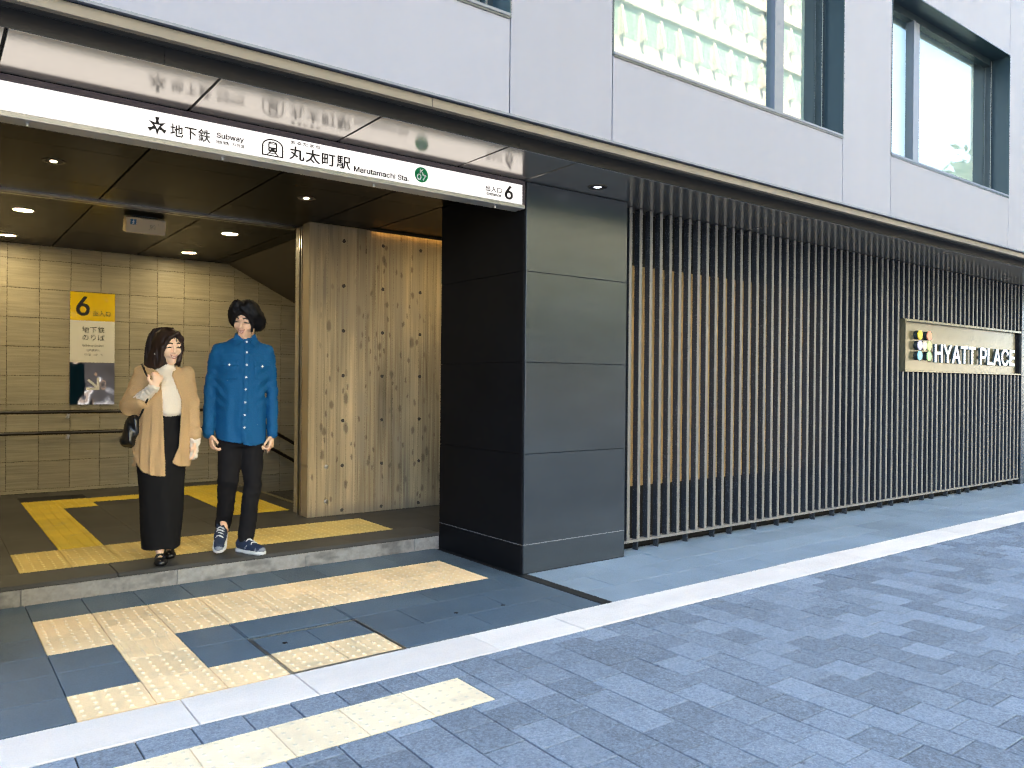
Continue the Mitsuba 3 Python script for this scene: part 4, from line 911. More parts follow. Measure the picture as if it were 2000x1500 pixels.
pr('shoe_navy', (0.020, 0.032, 0.065), 0.6, 0.4)
pr('shoe_grey', (0.22, 0.24, 0.28), 0.6, 0.4)
pr('shoe_white', (0.70, 0.70, 0.68), 0.5, 0.4)
pr('shoe_sole', (0.45, 0.44, 0.33), 0.6, 0.3)

def snet(xs, ys, zs, V):
    """surface nets: the zero surface of V on an axis-aligned grid, negative inside"""
    nx, ny, nz = V.shape
    I = V < 0
    s = np.zeros((nx - 1, ny - 1, nz - 1), np.int8)
    offs = [(a, b, c) for a in (0, 1) for b in (0, 1) for c in (0, 1)]
    for a, b, c in offs: s += I[a:nx - 1 + a, b:ny - 1 + b, c:nz - 1 + c]
    act = (s > 0) & (s < 8)
    ci = np.argwhere(act)
    ids = -np.ones(act.shape, np.int64); ids[act] = np.arange(len(ci))
    i, j, k = ci.T
    cv = np.stack([V[i + a, j + b, k + c] for a, b, c in offs], 1)
    cp = np.stack([np.stack([xs[i + a], ys[j + b], zs[k + c]], 1) for a, b, c in offs], 1)
    acc, cnt = np.zeros((len(ci), 3)), np.zeros(len(ci))
    for p in range(8):
        for q in range(p + 1, 8):
            if sum(x != y for x, y in zip(offs[p], offs[q])) != 1: continue
            m = (cv[:, p] < 0) != (cv[:, q] < 0)
            t = (cv[m, p] / (cv[m, p] - cv[m, q]))[:, None]
            acc[m] += cp[m, p] * (1 - t) + cp[m, q] * t; cnt[m] += 1
    vert = acc / cnt[:, None]
    F = []
    def quads(ax):
        o1, o2 = [(1, 2), (2, 0), (0, 1)][ax]
        A = [slice(None)] * 3; B = [slice(None)] * 3
        A[ax] = slice(0, -1); B[ax] = slice(1, None)
        A[o1] = B[o1] = slice(1, -1); A[o2] = B[o2] = slice(1, -1)
        a, b = I[tuple(A)], I[tuple(B)]
        for up, m in ((True, a & ~b), (False, ~a & b)):
            e = np.argwhere(m)
            if len(e) == 0: continue
            e[:, o1] += 1; e[:, o2] += 1
            def at(d1, d2):
                f = e.copy(); f[:, o1] -= d1; f[:, o2] -= d2
                return ids[f[:, 0], f[:, 1], f[:, 2]]
            q = np.stack([at(1, 1), at(0, 1), at(0, 0), at(1, 0)], 1)
            F.append(q if up else q[:, ::-1])
    for ax in range(3): quads(ax)
    q = np.vstack(F)
    f = np.vstack([q[:, [0, 1, 2]], q[:, [0, 2, 3]]])
    return trimesh.Trimesh(vert, f, process=False)

class Sdf:
    def __init__(s, xs, ys, zs):
        s.ax = [np.asarray(a, np.float32) for a in (xs, ys, zs)]
        s.X, s.Y, s.Z = np.meshgrid(*s.ax, indexing='ij', sparse=True)
        s.V = np.full([len(a) for a in s.ax], 0.08, np.float32)
    def sub(s, lo, hi):
        sl = []
        for a, l, h in zip(s.ax, lo, hi):
            sl.append(slice(max(0, np.searchsorted(a, l) - 1), min(len(a), np.searchsorted(a, h) + 1)))
        return tuple(sl), s.X[sl[0]], s.Y[:, sl[1]], s.Z[:, :, sl[2]]
    def put(s, fn, lo, hi, k=0.0, op='u'):
        sl, X, Y, Z = s.sub(lo, hi)
        if any(a.stop <= a.start for a in sl): return s
        d = fn(X, Y, Z); v = s.V[sl]
        if op == 'cut': d = -d
        if op == 'u':
            if k > 0:
                h = np.maximum(k - np.abs(v - d), 0) / k
                s.V[sl] = np.minimum(v, d) - h * h * k / 4
            else: s.V[sl] = np.minimum(v, d)
        else:
            if k > 0:
                h = np.maximum(k - np.abs(v - d), 0) / k
                s.V[sl] = np.maximum(v, d) + h * h * k / 4
            else: s.V[sl] = np.maximum(v, d)
        return s
    def cap(s, a, b, ra, rb, k=0.02, flat=(1, 1, 1), op='u'):
        a, b = np.asarray(a, float), np.asarray(b, float); f = np.asarray(flat, float)
        m = max(ra, rb) / f.min() + 0.085
        A, B = a * f, b * f
        ba = B - A; bb = max(float(ba @ ba), 1e-9); sc = f.max()
        def fn(X, Y, Z):
            px, py, pz = X * f[0] - A[0], Y * f[1] - A[1], Z * f[2] - A[2]
            h = np.clip((px * ba[0] + py * ba[1] + pz * ba[2]) / bb, 0, 1)
            return (np.sqrt((px - h * ba[0]) ** 2 + (py - h * ba[1]) ** 2 + (pz - h * ba[2]) ** 2) - (ra + (rb - ra) * h)) / sc
        return s.put(fn, np.minimum(a, b) - m, np.maximum(a, b) + m, k, op)
    def ell(s, c, r, R=None, k=0.02, op='u'):
        c, r = np.asarray(c, float), np.asarray(r, float); m = r.max() + 0.085
        R = np.eye(3) if R is None else R
        def fn(X, Y, Z):
            dx, dy, dz = X - c[0], Y - c[1], Z - c[2]
            q = [R[0, i] * dx + R[1, i] * dy + R[2, i] * dz for i in range(3)]
            k0 = np.sqrt(sum((q[i] / r[i]) ** 2 for i in range(3)))
            k1 = np.sqrt(sum((q[i] / r[i] ** 2) ** 2 for i in range(3))) + 1e-6
            return k0 * (k0 - 1) / k1
        return s.put(fn, c - m, c + m, k, op)
    def prof(s, rows, k=0.02, shell=None, op='u'):
        """a tube of elliptical sections: rows of (z, cu, cw, a, b)"""
        rows = np.array(sorted(rows), float); z0, z1 = rows[0, 0], rows[-1, 0]
        def fn(X, Y, Z):
            cu, cw, a, b = (np.interp(Z, rows[:, 0], rows[:, i]).astype(np.float32) for i in (1, 2, 3, 4))
            d = (np.sqrt(((X - cu) / a) ** 2 + ((Y - cw) / b) ** 2) - 1) * np.minimum(a, b)
            if shell: d = np.abs(d + shell / 2) - shell / 2
            return np.maximum(d, np.maximum(z0 - Z, Z - z1))
        mx = rows[:, 3].max() + 0.09
        return s.put(fn, (rows[:, 1].min() - mx, rows[:, 2].min() - mx, z0 - 0.09), (rows[:, 1].max() + mx, rows[:, 2].max() + mx, z1 + 0.09), k, op)
    def warp(s, fn):
        s.V = s.V + fn(s.X, s.Y, s.Z).astype(np.float32)
        return s
    def mesh(s, it=3):
        V = s.V.copy()
        for a in range(3):
            sl = [slice(None)] * 3
            for e in (0, -1):
                sl[a] = e; V[tuple(sl)] = np.maximum(V[tuple(sl)], 0.01)
        m = snet(*s.ax, V)
        if it: trimesh.smoothing.filter_taubin(m, lamb=0.5, nu=0.52, iterations=it)
        return m

def axis(*segs):
    """(start, stop, step) runs joined into one axis"""
    out = []
    for a, b, h in segs: out += list(np.arange(a, b - 1e-9, h))
    return np.array(out + [segs[-1][1]])
def nz3(X, Y, Z, f, seed=0):
    shp = np.broadcast_shapes(np.shape(X), np.shape(Y), np.shape(Z))
    P = np.stack([np.broadcast_to(X * f[0], shp), np.broadcast_to(Y * f[1], shp), np.broadcast_to(Z * f[2], shp)], -1)
    return meshkit.noise(P, seed) - 0.5
def rot(yaw, pitch, roll):
    """head turn: yaw > 0 turns the face to +u, pitch > 0 bows it, roll > 0 leans the crown to +u; face looks to -w"""
    y, p, r = np.radians([yaw, pitch, roll])
    Ry = np.array([[math.cos(y), -math.sin(y), 0], [math.sin(y), math.cos(y), 0], [0, 0, 1]])
    Rp = np.array([[1, 0, 0], [0, math.cos(p), math.sin(p)], [0, -math.sin(p), math.cos(p)]]).T
    Rr = np.array([[math.cos(r), 0, math.sin(r)], [0, 1, 0], [-math.sin(r), 0, math.cos(r)]])
    return Rr @ Ry @ Rp

class Person:
    def __init__(s, key, O):
        s.key = key
        O = np.array([*O, ZF]); W = np.array([O[0], O[1], 0]); W /= np.linalg.norm(W); U = np.array([W[1], -W[0], 0])
        s.O, s.M = O, np.stack([U, W, [0, 0, 1]])       # rows: local axes in world
    def add(s, name, mesh, mat, smooth=True, parent=None, label=None):
        v = np.array(mesh.vertices) @ s.M + s.O
        return part(parent or s.key, name, trimesh.Trimesh(v, mesh.faces, process=False), mat, smooth=smooth, label=label)

def head(S, C, R, sc=1.0, ears=True):
    L = lambda x, y, z: C + R @ (np.array([x, y, z]) * sc)
    S.ell(L(0, .018, .030), np.array([.073, .090, .084]) * sc, R, 0.02)
    S.cap(L(0, -.018, .0), L(0, -.050, -.084), .066 * sc, .026 * sc, 0.03)
    S.cap(L(-.036, -.012, -.052), L(0, -.055, -.090), .026 * sc, .020 * sc, 0.03)
    S.cap(L(.036, -.012, -.052), L(0, -.055, -.090), .026 * sc, .020 * sc, 0.03)
    for e in (-1, 1):
        S.ell(L(e * .036, -.056, -.028), np.array([.026, .024, .026]) * sc, R, 0.02)
        S.cap(L(e * .012, -.082, .028), L(e * .048, -.066, .026), .011 * sc, .010 * sc, 0.015)
        S.ell(L(e * .031, -.092, .007), np.array([.016, .010, .009]) * sc, R, 0.010, 'cut')
        S.ell(L(e * .031, -.074, .006), np.array([.015, .0125, .011]) * sc, R, 0.006)
        if ears: S.ell(L(e * .075, .014, -.006), np.array([.010, .018, .030]) * sc, R, 0.008)
    S.cap(L(0, -.082, .018), L(0, -.103, -.024), .007 * sc, .0105 * sc, 0.012)
    for e in (-1, 1): S.ell(L(e * .011, -.092, -.028), np.array([.008, .010, .007]) * sc, R, 0.006)
    S.ell(L(0, -.080, -.055), np.array([.026, .016, .018]) * sc, R, 0.014)
    return L

def face_parts(P, body, L, R, sc, smile, lipmat='lip'):
    """brows, closed smiling eyes and mouth laid on the face; each point is dropped onto the skin from the front"""
    def on(x, z, out=0.0):
        o = L(x, -.30, z); d = R @ np.array([0, 1.0, 0])
        hit = body.ray.intersects_location([o], [d], multiple_hits=True)[0]
        if len(hit) == 0: return L(x, -.085, z)
        h = hit[np.argmin((hit - o) @ d)]
        return h - d * out * sc
    for e in (-1, 1):
        pts = [on(e * x, z, 0.001) for x, z in ((.013, .033), (.026, .0365), (.040, .034), (.052, .027))]
        P.add('eyebrow', tube(pts, np.array([.0038, .0052, .0046, .0024]) * sc, 8), 'brow')
        pts = [on(e * x, z, 0.0008) for x, z in ((.017, .003), (.024, .0075), (.032, .0085), (.040, .006), (.047, .000))]
        P.add('eye', tube(pts, np.array([.0018, .0030, .0036, .0033, .002]) * sc, 8), 'hair_black')
    w = .024 * smile
    up = [(x, -.053 + .011 * (abs(x) / w) ** 2) for x in np.linspace(-w, w, 9)]
    lo = [(x, -.068 + .026 * (abs(x) / w) ** 2) for x in np.linspace(-w, w, 9)]
    P.add('mouth', tube([on(x, z, 0.0012) for x, z in up], np.array([.0014, .0022, .0028, .0032, .003, .0032, .0028, .0022, .0014]) * sc, 8), lipmat)
    P.add('lower_lip', tube([on(x, z - .002, 0.0012) for x, z in lo], np.array([.0014, .0024, .0034, .0040, .0042, .0040, .0034, .0024, .0014]) * sc, 8), lipmat)
    ring = [on(x, z - .002, 0.0016) for x, z in up] + [on(x, z + .002, 0.0016) for x, z in lo[::-1]]
    c = np.mean(ring, axis=0)
    P.add('teeth', trimesh.Trimesh(np.vstack([ring, [c]]), [(len(ring), i, (i + 1) % len(ring)) for i in range(len(ring))] + [(len(ring), (i + 1) % len(ring), i) for i in range(len(ring))], process=False), 'tooth', smooth=False)

def hand(S, w, fwd, pal, thumb, r=1.0, curl=(0.5, 0.9, 0.7), L=0.175):
    """wrist w, direction of the fingers, direction the palm faces, side of the thumb"""
    w, fwd, pal = (np.asarray(a, float) for a in (w, fwd, pal)); fwd /= np.linalg.norm(fwd); pal -= fwd * (pal @ fwd); pal /= np.linalg.norm(pal)
    side = np.asarray(thumb, float); side -= fwd * (side @ fwd) + pal * (side @ pal); side /= np.linalg.norm(side)
    k = L / 0.18
    for i, o in enumerate((-.026, -.009, .009, .026)):
        S.cap(w - fwd * .01, w + fwd * .085 * k + side * o * 0.95, .017 * k, .0125 * k, 0.010)
    for i, (o, ln) in enumerate(((.030, .072), (.010, .080), (-.010, .074), (-.029, .060))):
        p = w + fwd * .088 * k + side * o; d = fwd.copy(); ang = 0
        for j, f in enumerate((.42, .32, .26)):
            ang += curl[j] * (1 + 0.12 * (i - 1.5) * (1 if j == 0 else 0.4))
            d = fwd * math.cos(ang) + pal * math.sin(ang)
            q = p + d * ln * f * k
            S.cap(p, q, (.0092 - .0008 * j) * r, (.0086 - .0008 * j) * r, 0.0035)
            p = q
    p = w + fwd * .018 + side * .024
    q = p + (side * .75 + fwd * .75 + pal * .35) * .040 * k
    S.cap(p, q, .014 * r, .0105 * r, 0.008)
    q2 = q + (side * .15 + fwd * .85 + pal * .5) * .034 * k
    S.cap(q, q2, .0098 * r, .0082 * r, 0.004)

def drape(mesh, pts, out, d=(0, 1, 0)):
    """points (u, z) dropped onto a garment from the front"""
    pts = np.asarray(pts, float); o = np.stack([pts[:, 0], np.full(len(pts), -1.0), pts[:, 1]], 1)
    loc, ri, _ = mesh.ray.intersects_location(o, np.tile([0, 1.0, 0], (len(o), 1)), multiple_hits=False)
    res = np.full((len(o), 3), np.nan); res[ri] = loc
    bad = np.isnan(res[:, 0])
    if bad.any():
        good = np.where(~bad)[0]
        for i in np.where(bad)[0]:
            j = good[np.argmin(np.abs(good - i))]; res[i] = [o[i, 0], res[j, 1], o[i, 2]]
    res[:, 1] -= out
    return res
def draped_patch(mesh, us, zs, out):
    """a cloth patch over the garment: us(z) -> (u0, u1); closed, `out` thick"""
    n = 7; G = []
    for z in zs:
        a, b = us(z)
        G += [(a + (b - a) * i / (n - 1), z) for i in range(n)]
    top, bot = drape(mesh, G, out), drape(mesh, G, -0.004)
    m = len(zs); F = []
    ix = lambda r, c: r * n + c
    for r in range(m - 1):
        for c in range(n - 1):
            F += [(ix(r, c), ix(r, c + 1), ix(r + 1, c + 1)), (ix(r, c), ix(r + 1, c + 1), ix(r + 1, c))]
    K = len(G); F2 = [(a + K, c + K, b + K) for a, b, c in F]
    edge = [ix(0, c) for c in range(n)] + [ix(r, n - 1) for r in range(1, m)] + [ix(m - 1, c) for c in range(n - 2, -1, -1)] + [ix(r, 0) for r in range(m - 2, 0, -1)]
    S_ = []
    for i in range(len(edge)):
        a, b = edge[i], edge[(i + 1) % len(edge)]
        S_ += [(a, a + K, b + K), (a, b + K, b)]
    mm = trimesh.Trimesh(np.vstack([top, bot]), np.array(F + F2 + S_), process=False)
    mm.fix_normals()
    return mm

def hair_locks(spine, rng, n, spread, r0, r1, sides=5):
    """a sheaf of tapering strands that follow one spine"""
    sp = np.asarray(spine, float); out = []
    t = np.linspace(0, 1, 9); tt = np.linspace(0, 1, len(sp))
    base = np.stack([np.interp(t, tt, sp[:, i]) for i in range(3)], 1)
    for _ in range(n):
        o = rng.normal(0, spread, 3); o2 = rng.normal(0, spread, 3)
        ln = rng.uniform(0.86, 1.0)
        b = base[0] + (base - base[0]) * ln if rng.random() < .5 else base
        p = b + o * (0.35 + 0.65 * t[:, None]) + o2 * (t[:, None] ** 2) * 0.7
        out.append(tube(p, np.interp(t, [0, .2, .8, 1], [r0 * .7, r0, r0 * .8, r1]), sides))
    return cat(out)

# ---------------------------------------------------------------- woman
wk = thing('person', 'woman in an open beige shirt, cream top and long black skirt with a bag', 'person')
P = Person(wk, (1.37, 5.85))
C = np.array([0.022, -0.018, 1.502]); R = rot(24, 13, -3); SC = 1.0
B = Sdf(axis((-.30, .26, .0045)), axis((-.26, .22, .0045)), axis((0.0, .20, .008), (.20, .70, .02), (.70, 1.16, .010), (1.16, 1.68, .004)))
Lw = head(B, C, R, SC)
B.cap((0.0, .025, 1.30), Lw(0, .020, -.05), .052, .048, 0.03)
B.prof([(.80, -.012, 0, .13, .085), (1.0, 0, 0, .105, .075), (1.2, 0, 0, .115, .075), (1.30, 0, .01, .13, .06), (1.345, 0, .015, .06, .05)], 0.03)
B.cap((-.14, .01, 1.305), (-.215, -.01, 1.075), .040, .034, 0.03); B.cap((-.215, -.01, 1.075), (-.058, -.175, 1.225), .034, .022, 0.02)
B.cap((.14, .01, 1.305), (.185, .005, 1.08), .040, .034, 0.03); B.cap((.185, .005, 1.08), (.196, -.035, .84), .034, .022, 0.02)
hand(B, (-.066, -.172, 1.215), (.30, -.18, .95), (-.30, .95, .10), (-.95, -.05, .25), 0.92, (1.0, 1.2, .8), 0.150)
hand(B, (.196, -.035, .835), (0, -.1, -1), (-1, 0, 0), (0, -1, 0), 0.9, (.3, .4, .3), 0.155)
for sx_, y0_, y1_, yk in ((-.024, -.070, -.04, -.03), (.030, .150, .07, .03)):
    B.cap((sx_ * 1.6, 0, .85), (sx_ * 1.5, yk, .46), .075, .052, 0.03); B.cap((sx_ * 1.5, yk, .46), (sx_, y0_, .085), .048, .029, 0.02)
    B.cap((sx_, y0_ + .03, .045), (sx_ + .006, y0_ - .105, .026), .028, .021, 0.02, (1, 1, 1.25))
body = B.mesh(2)
P.add('body', body, 'skin')
face_parts(P, body, Lw, R, SC, 1.0)

# knit top
S = Sdf(axis((-.20, .19, .005)), axis((-.18, .14, .005)), axis((.99, 1.42, .005)))
S.prof([(1.015, .005, 0, .118, .100), (1.035, .005, 0, .132, .112), (1.12, .005, 0, .138, .115), (1.22, .005, 0, .140, .116), (1.29, .005, .005, .135, .092), (1.335, .004, .015, .088, .070), (1.352, .004, .016, .068, .064)], 0.01)
S.cap((.004, .018, 1.335), (.008, .012, 1.372), .064, .061, 0.012)
S.warp(lambda X, Y, Z: -.0035 * np.sin(X * 75 + 6 * nz3(X, Y, Z, (9, 9, 5), 3)) * np.clip((1.25 - Z) / .2, 0, 1) + .006 * nz3(X, Y, Z, (16, 16, 11), 5))
top = S.mesh(2)
P.add('knit_top', top, 'cloth_cream')
# cream sleeves that show below the shirt sleeves
S = Sdf(axis((-.25, .25, .005)), axis((-.24, .06, .005)), axis((.68, 1.28, .005)))
S.cap((-.185, -.055, 1.105), (-.068, -.168, 1.212), .043, .034, 0.0)
S.cap((.197, -.034, .875), (.197, -.038, .85), .033, .033, 0.0); S.cap((.197, -.040, .85), (.186, -.045, .735), .033, .028, 0.012, (1, 1.3, 1))
S.warp(lambda X, Y, Z: .010 * nz3(X, Y, Z, (30, 30, 34), 8) + .0025 * np.sin((X - Y + Z) * 120))
m = S.mesh(2)
for sd in (-1, 1):
    f = np.array(m.faces); f = f[(np.array(m.vertices)[f][:, :, 0].mean(1) * sd) > 0]
    m2 = trimesh.Trimesh(m.vertices, f, process=False); m2.remove_unreferenced_vertices()
    P.add('knit_sleeve', m2, 'cloth_cream')

# beige shirt worn open
S = Sdf(axis((-.31, .27, .005)), axis((-.20, .17, .005)), axis((.54, 1.41, .005)))
S.prof([(.55, -.012, .005, .194, .142), (.70, -.013, .005, .192, .142), (.85, -.010, .003, .186, .138), (1.0, -.002, 0, .172, .128), (1.15, 0, 0, .166, .128), (1.25, 0, .004, .164, .118), (1.305, 0, .010, .150, .098), (1.338, 0, .016, .112, .082), (1.362, .002, .020, .080, .074), (1.375, .003, .022, .072, .070)], 0.0, shell=.019)
def fold(X, Y, Z):
    th = np.arctan2(Y - .0, X + .005)
    a = np.clip((1.22 - Z) / .5, 0, 1)
    return (-.0042 * np.sin(th * 15 + 5 * nz3(X, Y, Z, (4, 4, 3), 2) + 1.3) * a - .0018 * np.sin(th * 29 + 4 * nz3(X, Y, Z, (6, 6, 3), 4)) * a)
S.warp(fold)
zz_ = np.array([.55, .70, .80, 1.03, 1.13, 1.295, 1.325, 1.345, 1.40])
uL = np.array([.012, .006, .000, -.012, -.016, -.026, -.050, -.080, -.105]); uR = np.array([.040, .049, .090, .104, .106, .042, .050, .078, .10])
def opening(X, Y, Z):
    l, r = np.interp(Z, zz_, uL), np.interp(Z, zz_, uR)
    return np.maximum(np.maximum(l - X, X - r), Y + .02)
S.put(opening, (-.3, -.25, .5), (.3, .2, 1.45), 0.004, 'cut')
hx_ = np.array([-.21, -.185, -.165, -.13, -.08, .012, .04, .09, .16, .20]); hz_ = np.array([.80, .72, .668, .632, .612, .600, .70, .668, .657, .74])
def below(X, Y, Z):
    return np.where(Y < .05, np.interp(X, hx_, hz_), .66) - Z + 0 * Y
S.V = np.maximum(S.V, below(S.X, S.Y, S.Z).astype(np.float32))
S.cap((-.146, .012, 1.312), (-.218, -.012, 1.085), .056, .060, 0.035); S.cap((-.218, -.012, 1.075), (-.155, -.085, 1.110), .058, .050, 0.022); S.cap((-.225, -.012, 1.10), (-.215, -.02, 1.05), .05, .036, 0.02)
S.cap((.140, .012, 1.312), (.180, .008, 1.10), .052, .043, 0.035); S.cap((.180, .008, 1.10), (.196, -.022, .880), .043, .038, 0.02)
S.cap((.197, -.030, .905), (.198, -.036, .868), .043, .042, 0.006)
S.put(lambda X, Y, Z: np.sqrt((X - .005) ** 2 + (Y - .012) ** 2) - .066 + 0 * Z, (-.1, -.1, 1.30), (.1, .1, 1.45), 0.004, 'cut')
def slv(X, Y, Z):
    m = np.clip((np.abs(X) - .15) / .03, 0, 1)
    return m * (.013 * nz3(X, Y, Z, (13, 13, 24), 11) + .007 * nz3(X, Y, Z, (30, 30, 46), 12)) + .004 * nz3(X, Y, Z, (22, 22, 14), 13)
S.warp(slv)
shirt = S.mesh(2)
P.add('open_shirt', shirt, 'cloth_beige')

# skirt
S = Sdf(axis((-.23, .19, .006)), axis((-.16, .16, .006)), axis((.08, 1.06, .008)))
S.prof([(.098, -.012, -.008, .1235, .118), (.30, -.014, -.008, .134, .118), (.55, -.020, -.006, .150, .118), (.72, -.022, 0, .158, .116), (.85, -.015, 0, .150, .112), (.98, -.004, 0, .115, .096), (1.045, .004, 0, .108, .092)], 0.0)
S.warp(lambda X, Y, Z: (-.005 * np.sin(X * 42 + 5 * nz3(X, Y, Z, (5, 5, 2), 6)) * np.clip((.85 - Z) / .5, 0, 1) + .008 * nz3(X, Y, Z, (8, 8, 4), 7)))
P.add('skirt', S.mesh(2), 'cloth_black')

# black flats with a cross strap
for i, (fx, fy, L_) in enumerate(((-.020, -.065, .22), (.034, .155, .21))):
    S = Sdf(axis((fx - .06, fx + .06, .0035)), axis((fy - .17, fy + .09, .0035)), axis((-.004, .08, .0035)))
    S.cap((fx, fy + .035, .028), (fx + .004, fy - .085, .022), .033, .036, 0.02, (1, 1, 1.25)); S.cap((fx + .004, fy - .085, .02), (fx + .005, fy - .105, .018), .037, .030, 0.02, (1, 1, 1.5))
    S.cap((fx, fy + .05, .060), (fx + .003, fy - .060, .074), .027, .026, 0.006, (1, 1, 1), 'cut')
    S.put(lambda X, Y, Z: .002 - Z + 0 * X + 0 * Y, (-1, -1, -.1), (1, 1, .1), 0, 'inter')
    sh_ = P.add('shoe', S.mesh(1), 'leather_black')
    for sgn in (-1, 1):
        P.add('strap', tube([(fx - sgn * .034, fy - .005, .030), (fx - sgn * .022, fy - .030, .062), (fx, fy - .045, .067), (fx + sgn * .020, fy - .060, .056), (fx + sgn * .036, fy - .070, .028)], .0045, 8), 'leather_black', parent=sh_)

# hair: a chin-length bob parted off centre
H = Sdf(axis((-.17, .16, .004)), axis((-.16, .18, .004)), axis((1.31, 1.67, .004)))
H.ell(Lw(0, .022, .034), (.088, .106, .096), R, 0.0)
H.prof([(1.338, -.030, .045, .108, .082), (1.372, -.020, .042, .118, .094), (1.42, -.008, .036, .118, .102), (1.48, .002, .03, .108, .106), (1.54, .008, .025, .098, .104), (1.585, .010, .022, .076, .084)], 0.03)
H.ell(Lw(.006, -.118, -.018), (.060, .094, .112), R, 0.010, 'cut')
H.cap(Lw(.014, -.11, .080), Lw(.004, -.10, -.13), .030, .060, 0.01, (1, 1, 1), 'cut')
H.cap(Lw(.026, -.074, .106), Lw(-.034, -.080, .076), .013, .014, 0.012); H.cap(Lw(-.034, -.080, .076), Lw(-.066, -.060, .0), .014, .016, 0.012); H.cap(Lw(-.066, -.060, .0), (-.036, -.070, 1.36), .016, .013, 0.012)
H.cap(Lw(.026, -.074, .106), Lw(.058, -.066, .066), .012, .013, 0.012); H.cap(Lw(.058, -.066, .066), Lw(.072, -.046, -.01), .012, .014, 0.012); H.cap(Lw(.072, -.046, -.01), (.086, -.055, 1.40), .014, .017, 0.012)
H.ell((.002, .02, 1.30), (.062, .066, .085), None, 0.01, 'cut')
def strand(X, Y, Z):
    th = np.arctan2(Y - .03, X - .0)
    rag = np.clip((1.40 - Z) / .06, 0, 1)
    return .0045 * nz3(th * 14, 0 * X + 0 * Y, Z + 0 * X, (1, 1, 6), 4) + .0025 * nz3(th * 34, 0 * X + 0 * Y, Z + 0 * X, (1, 1, 9), 5) + rag * .016 * np.abs(nz3(th * 11, 0 * X + 0 * Y, 0 * Z + 0 * X, (1, 1, 1), 9))
H.warp(strand)
hair = P.add('hair', H.mesh(1), 'hair_brown')
hr = np.random.default_rng(3)
lk = []
for a in np.linspace(-.2, 6.0, 40):
    cx_, cy_ = -.018 + .112 * math.cos(a), .042 + .088 * math.sin(a)
    if cy_ < -.02 and -.04 < cx_ < .08: continue
    lk.append(hair_locks([Lw(.02, .0, .128), (.55 * cx_, .55 * cy_ + .01, 1.630), (.86 * cx_, .86 * cy_ + .004, 1.575), (cx_ * .98, cy_ * .98, 1.50), (cx_ * 1.02, cy_ * 1.02, 1.41), (cx_ * 1.0, cy_ * .96, 1.345 + .02 * (cx_ > .03))], hr, 7, .004, .0017, .0005))
P.add('loose_strands', cat(lk), 'hair_brown', parent=hair)
P.add('earring', trimesh.creation.icosphere(subdivisions=1, radius=.006).apply_translation((-.066, -.06, 1.445)), 'steel_bright')

# her bag
bk = thing('shoulder_bag', 'black leather shoulder bag hanging from the arm of the woman', 'bag')
Q = Person(bk, (1.37, 5.85))
S = Sdf(axis((-.29, -.11, .005)), axis((-.14, .14, .005)), axis((.76, 1.04, .005)))
S.cap((-.186, .0, .985), (-.222, -.005, .845), .034, .052, 0.0, (1, .62, 1)); S.cap((-.160, -.01, 1.0), (-.185, -.02, .90), .02, .03, .03, (1, .7, 1)); S.cap((-.21, .0, 1.0), (-.245, .0, .86), .02, .028, .03, (1, .7, 1))
S.warp(lambda X, Y, Z: .012 * nz3(X, Y, Z, (14, 14, 7), 3) + .004 * np.sin((X * .8 + Z * .25) * 110))
Q.add('bag_body', S.mesh(2), 'leather_black')
Q.add('strap', tube([(-.175, .05, 1.0), (-.165, .085, 1.20), (-.155, .06, 1.352), (-.148, .0, 1.372), (-.138, -.06, 1.352), (-.118, -.118, 1.305), (-.088, -.182, 1.262), (-.098, -.150, 1.16), (-.16, -.05, 1.0)], .0065, 8), 'leather_black')

# ---------------------------------------------------------------- man
mk = thing('person', 'tall man in a blue button shirt, black trousers and navy trainers, walking and smiling downwards', 'person')
P = Person(mk, (1.93, 5.86))
C = np.array([0.004, -.030, 1.715]); R = rot(-19, 21, 6); SC = 1.06
B = Sdf(axis((-.34, .29, .0048)), axis((-.22, .20, .0048)), axis((.08, .60, .02), (.60, .98, .005), (.98, 1.48, .012), (1.48, 1.93, .004)))
Lm = head(B, C, R, SC)
B.cap((-.003, .03, 1.50), Lm(0, .022, -.05), .062, .056, 0.03)
B.prof([(.78, -.02, 0, .13, .085), (1.0, -.02, 0, .13, .085), (1.3, -.02, 0, .15, .09), (1.48, -.018, .01, .16, .06), (1.54, -.01, .02, .07, .055)], 0.03)
B.cap((-.185, .01, 1.47), (-.238, .020, 1.19), .040, .028, 0.02); B.cap((-.238, .020, 1.19), (-.240, -.037, .87), .028, .024, 0.015)
B.cap((.155, .01, 1.47), (.197, .022, 1.19), .040, .028, 0.02); B.cap((.197, .022, 1.19), (.196, -.037, .865), .028, .024, 0.015)
hand(B, (-.232, -.040, .868), (.13, -.16, -.97), (.85, .30, .08), (.25, -.95, .1), 0.95, (.45, .75, .5), 0.160)
hand(B, (.194, -.040, .858), (-.05, -.14, -.98), (-.85, .35, .08), (-.25, -.95, .1), 0.95, (.75, 1.15, .8), 0.165)
B.cap((-.10, 0, .85), (-.11, -.05, .52), .080, .055, 0.03); B.cap((-.11, -.05, .52), (-.145, .08, .14), .055, .04, 0.02)
B.cap((.065, 0, .85), (.06, -.02, .5), .080, .055, 0.03); B.cap((.06, -.02, .5), (.02, -.05, .10), .055, .04, 0.02)
body = B.mesh(2)
P.add('body', body, 'skin_man')
face_parts(P, body, Lm, R, SC, .95)

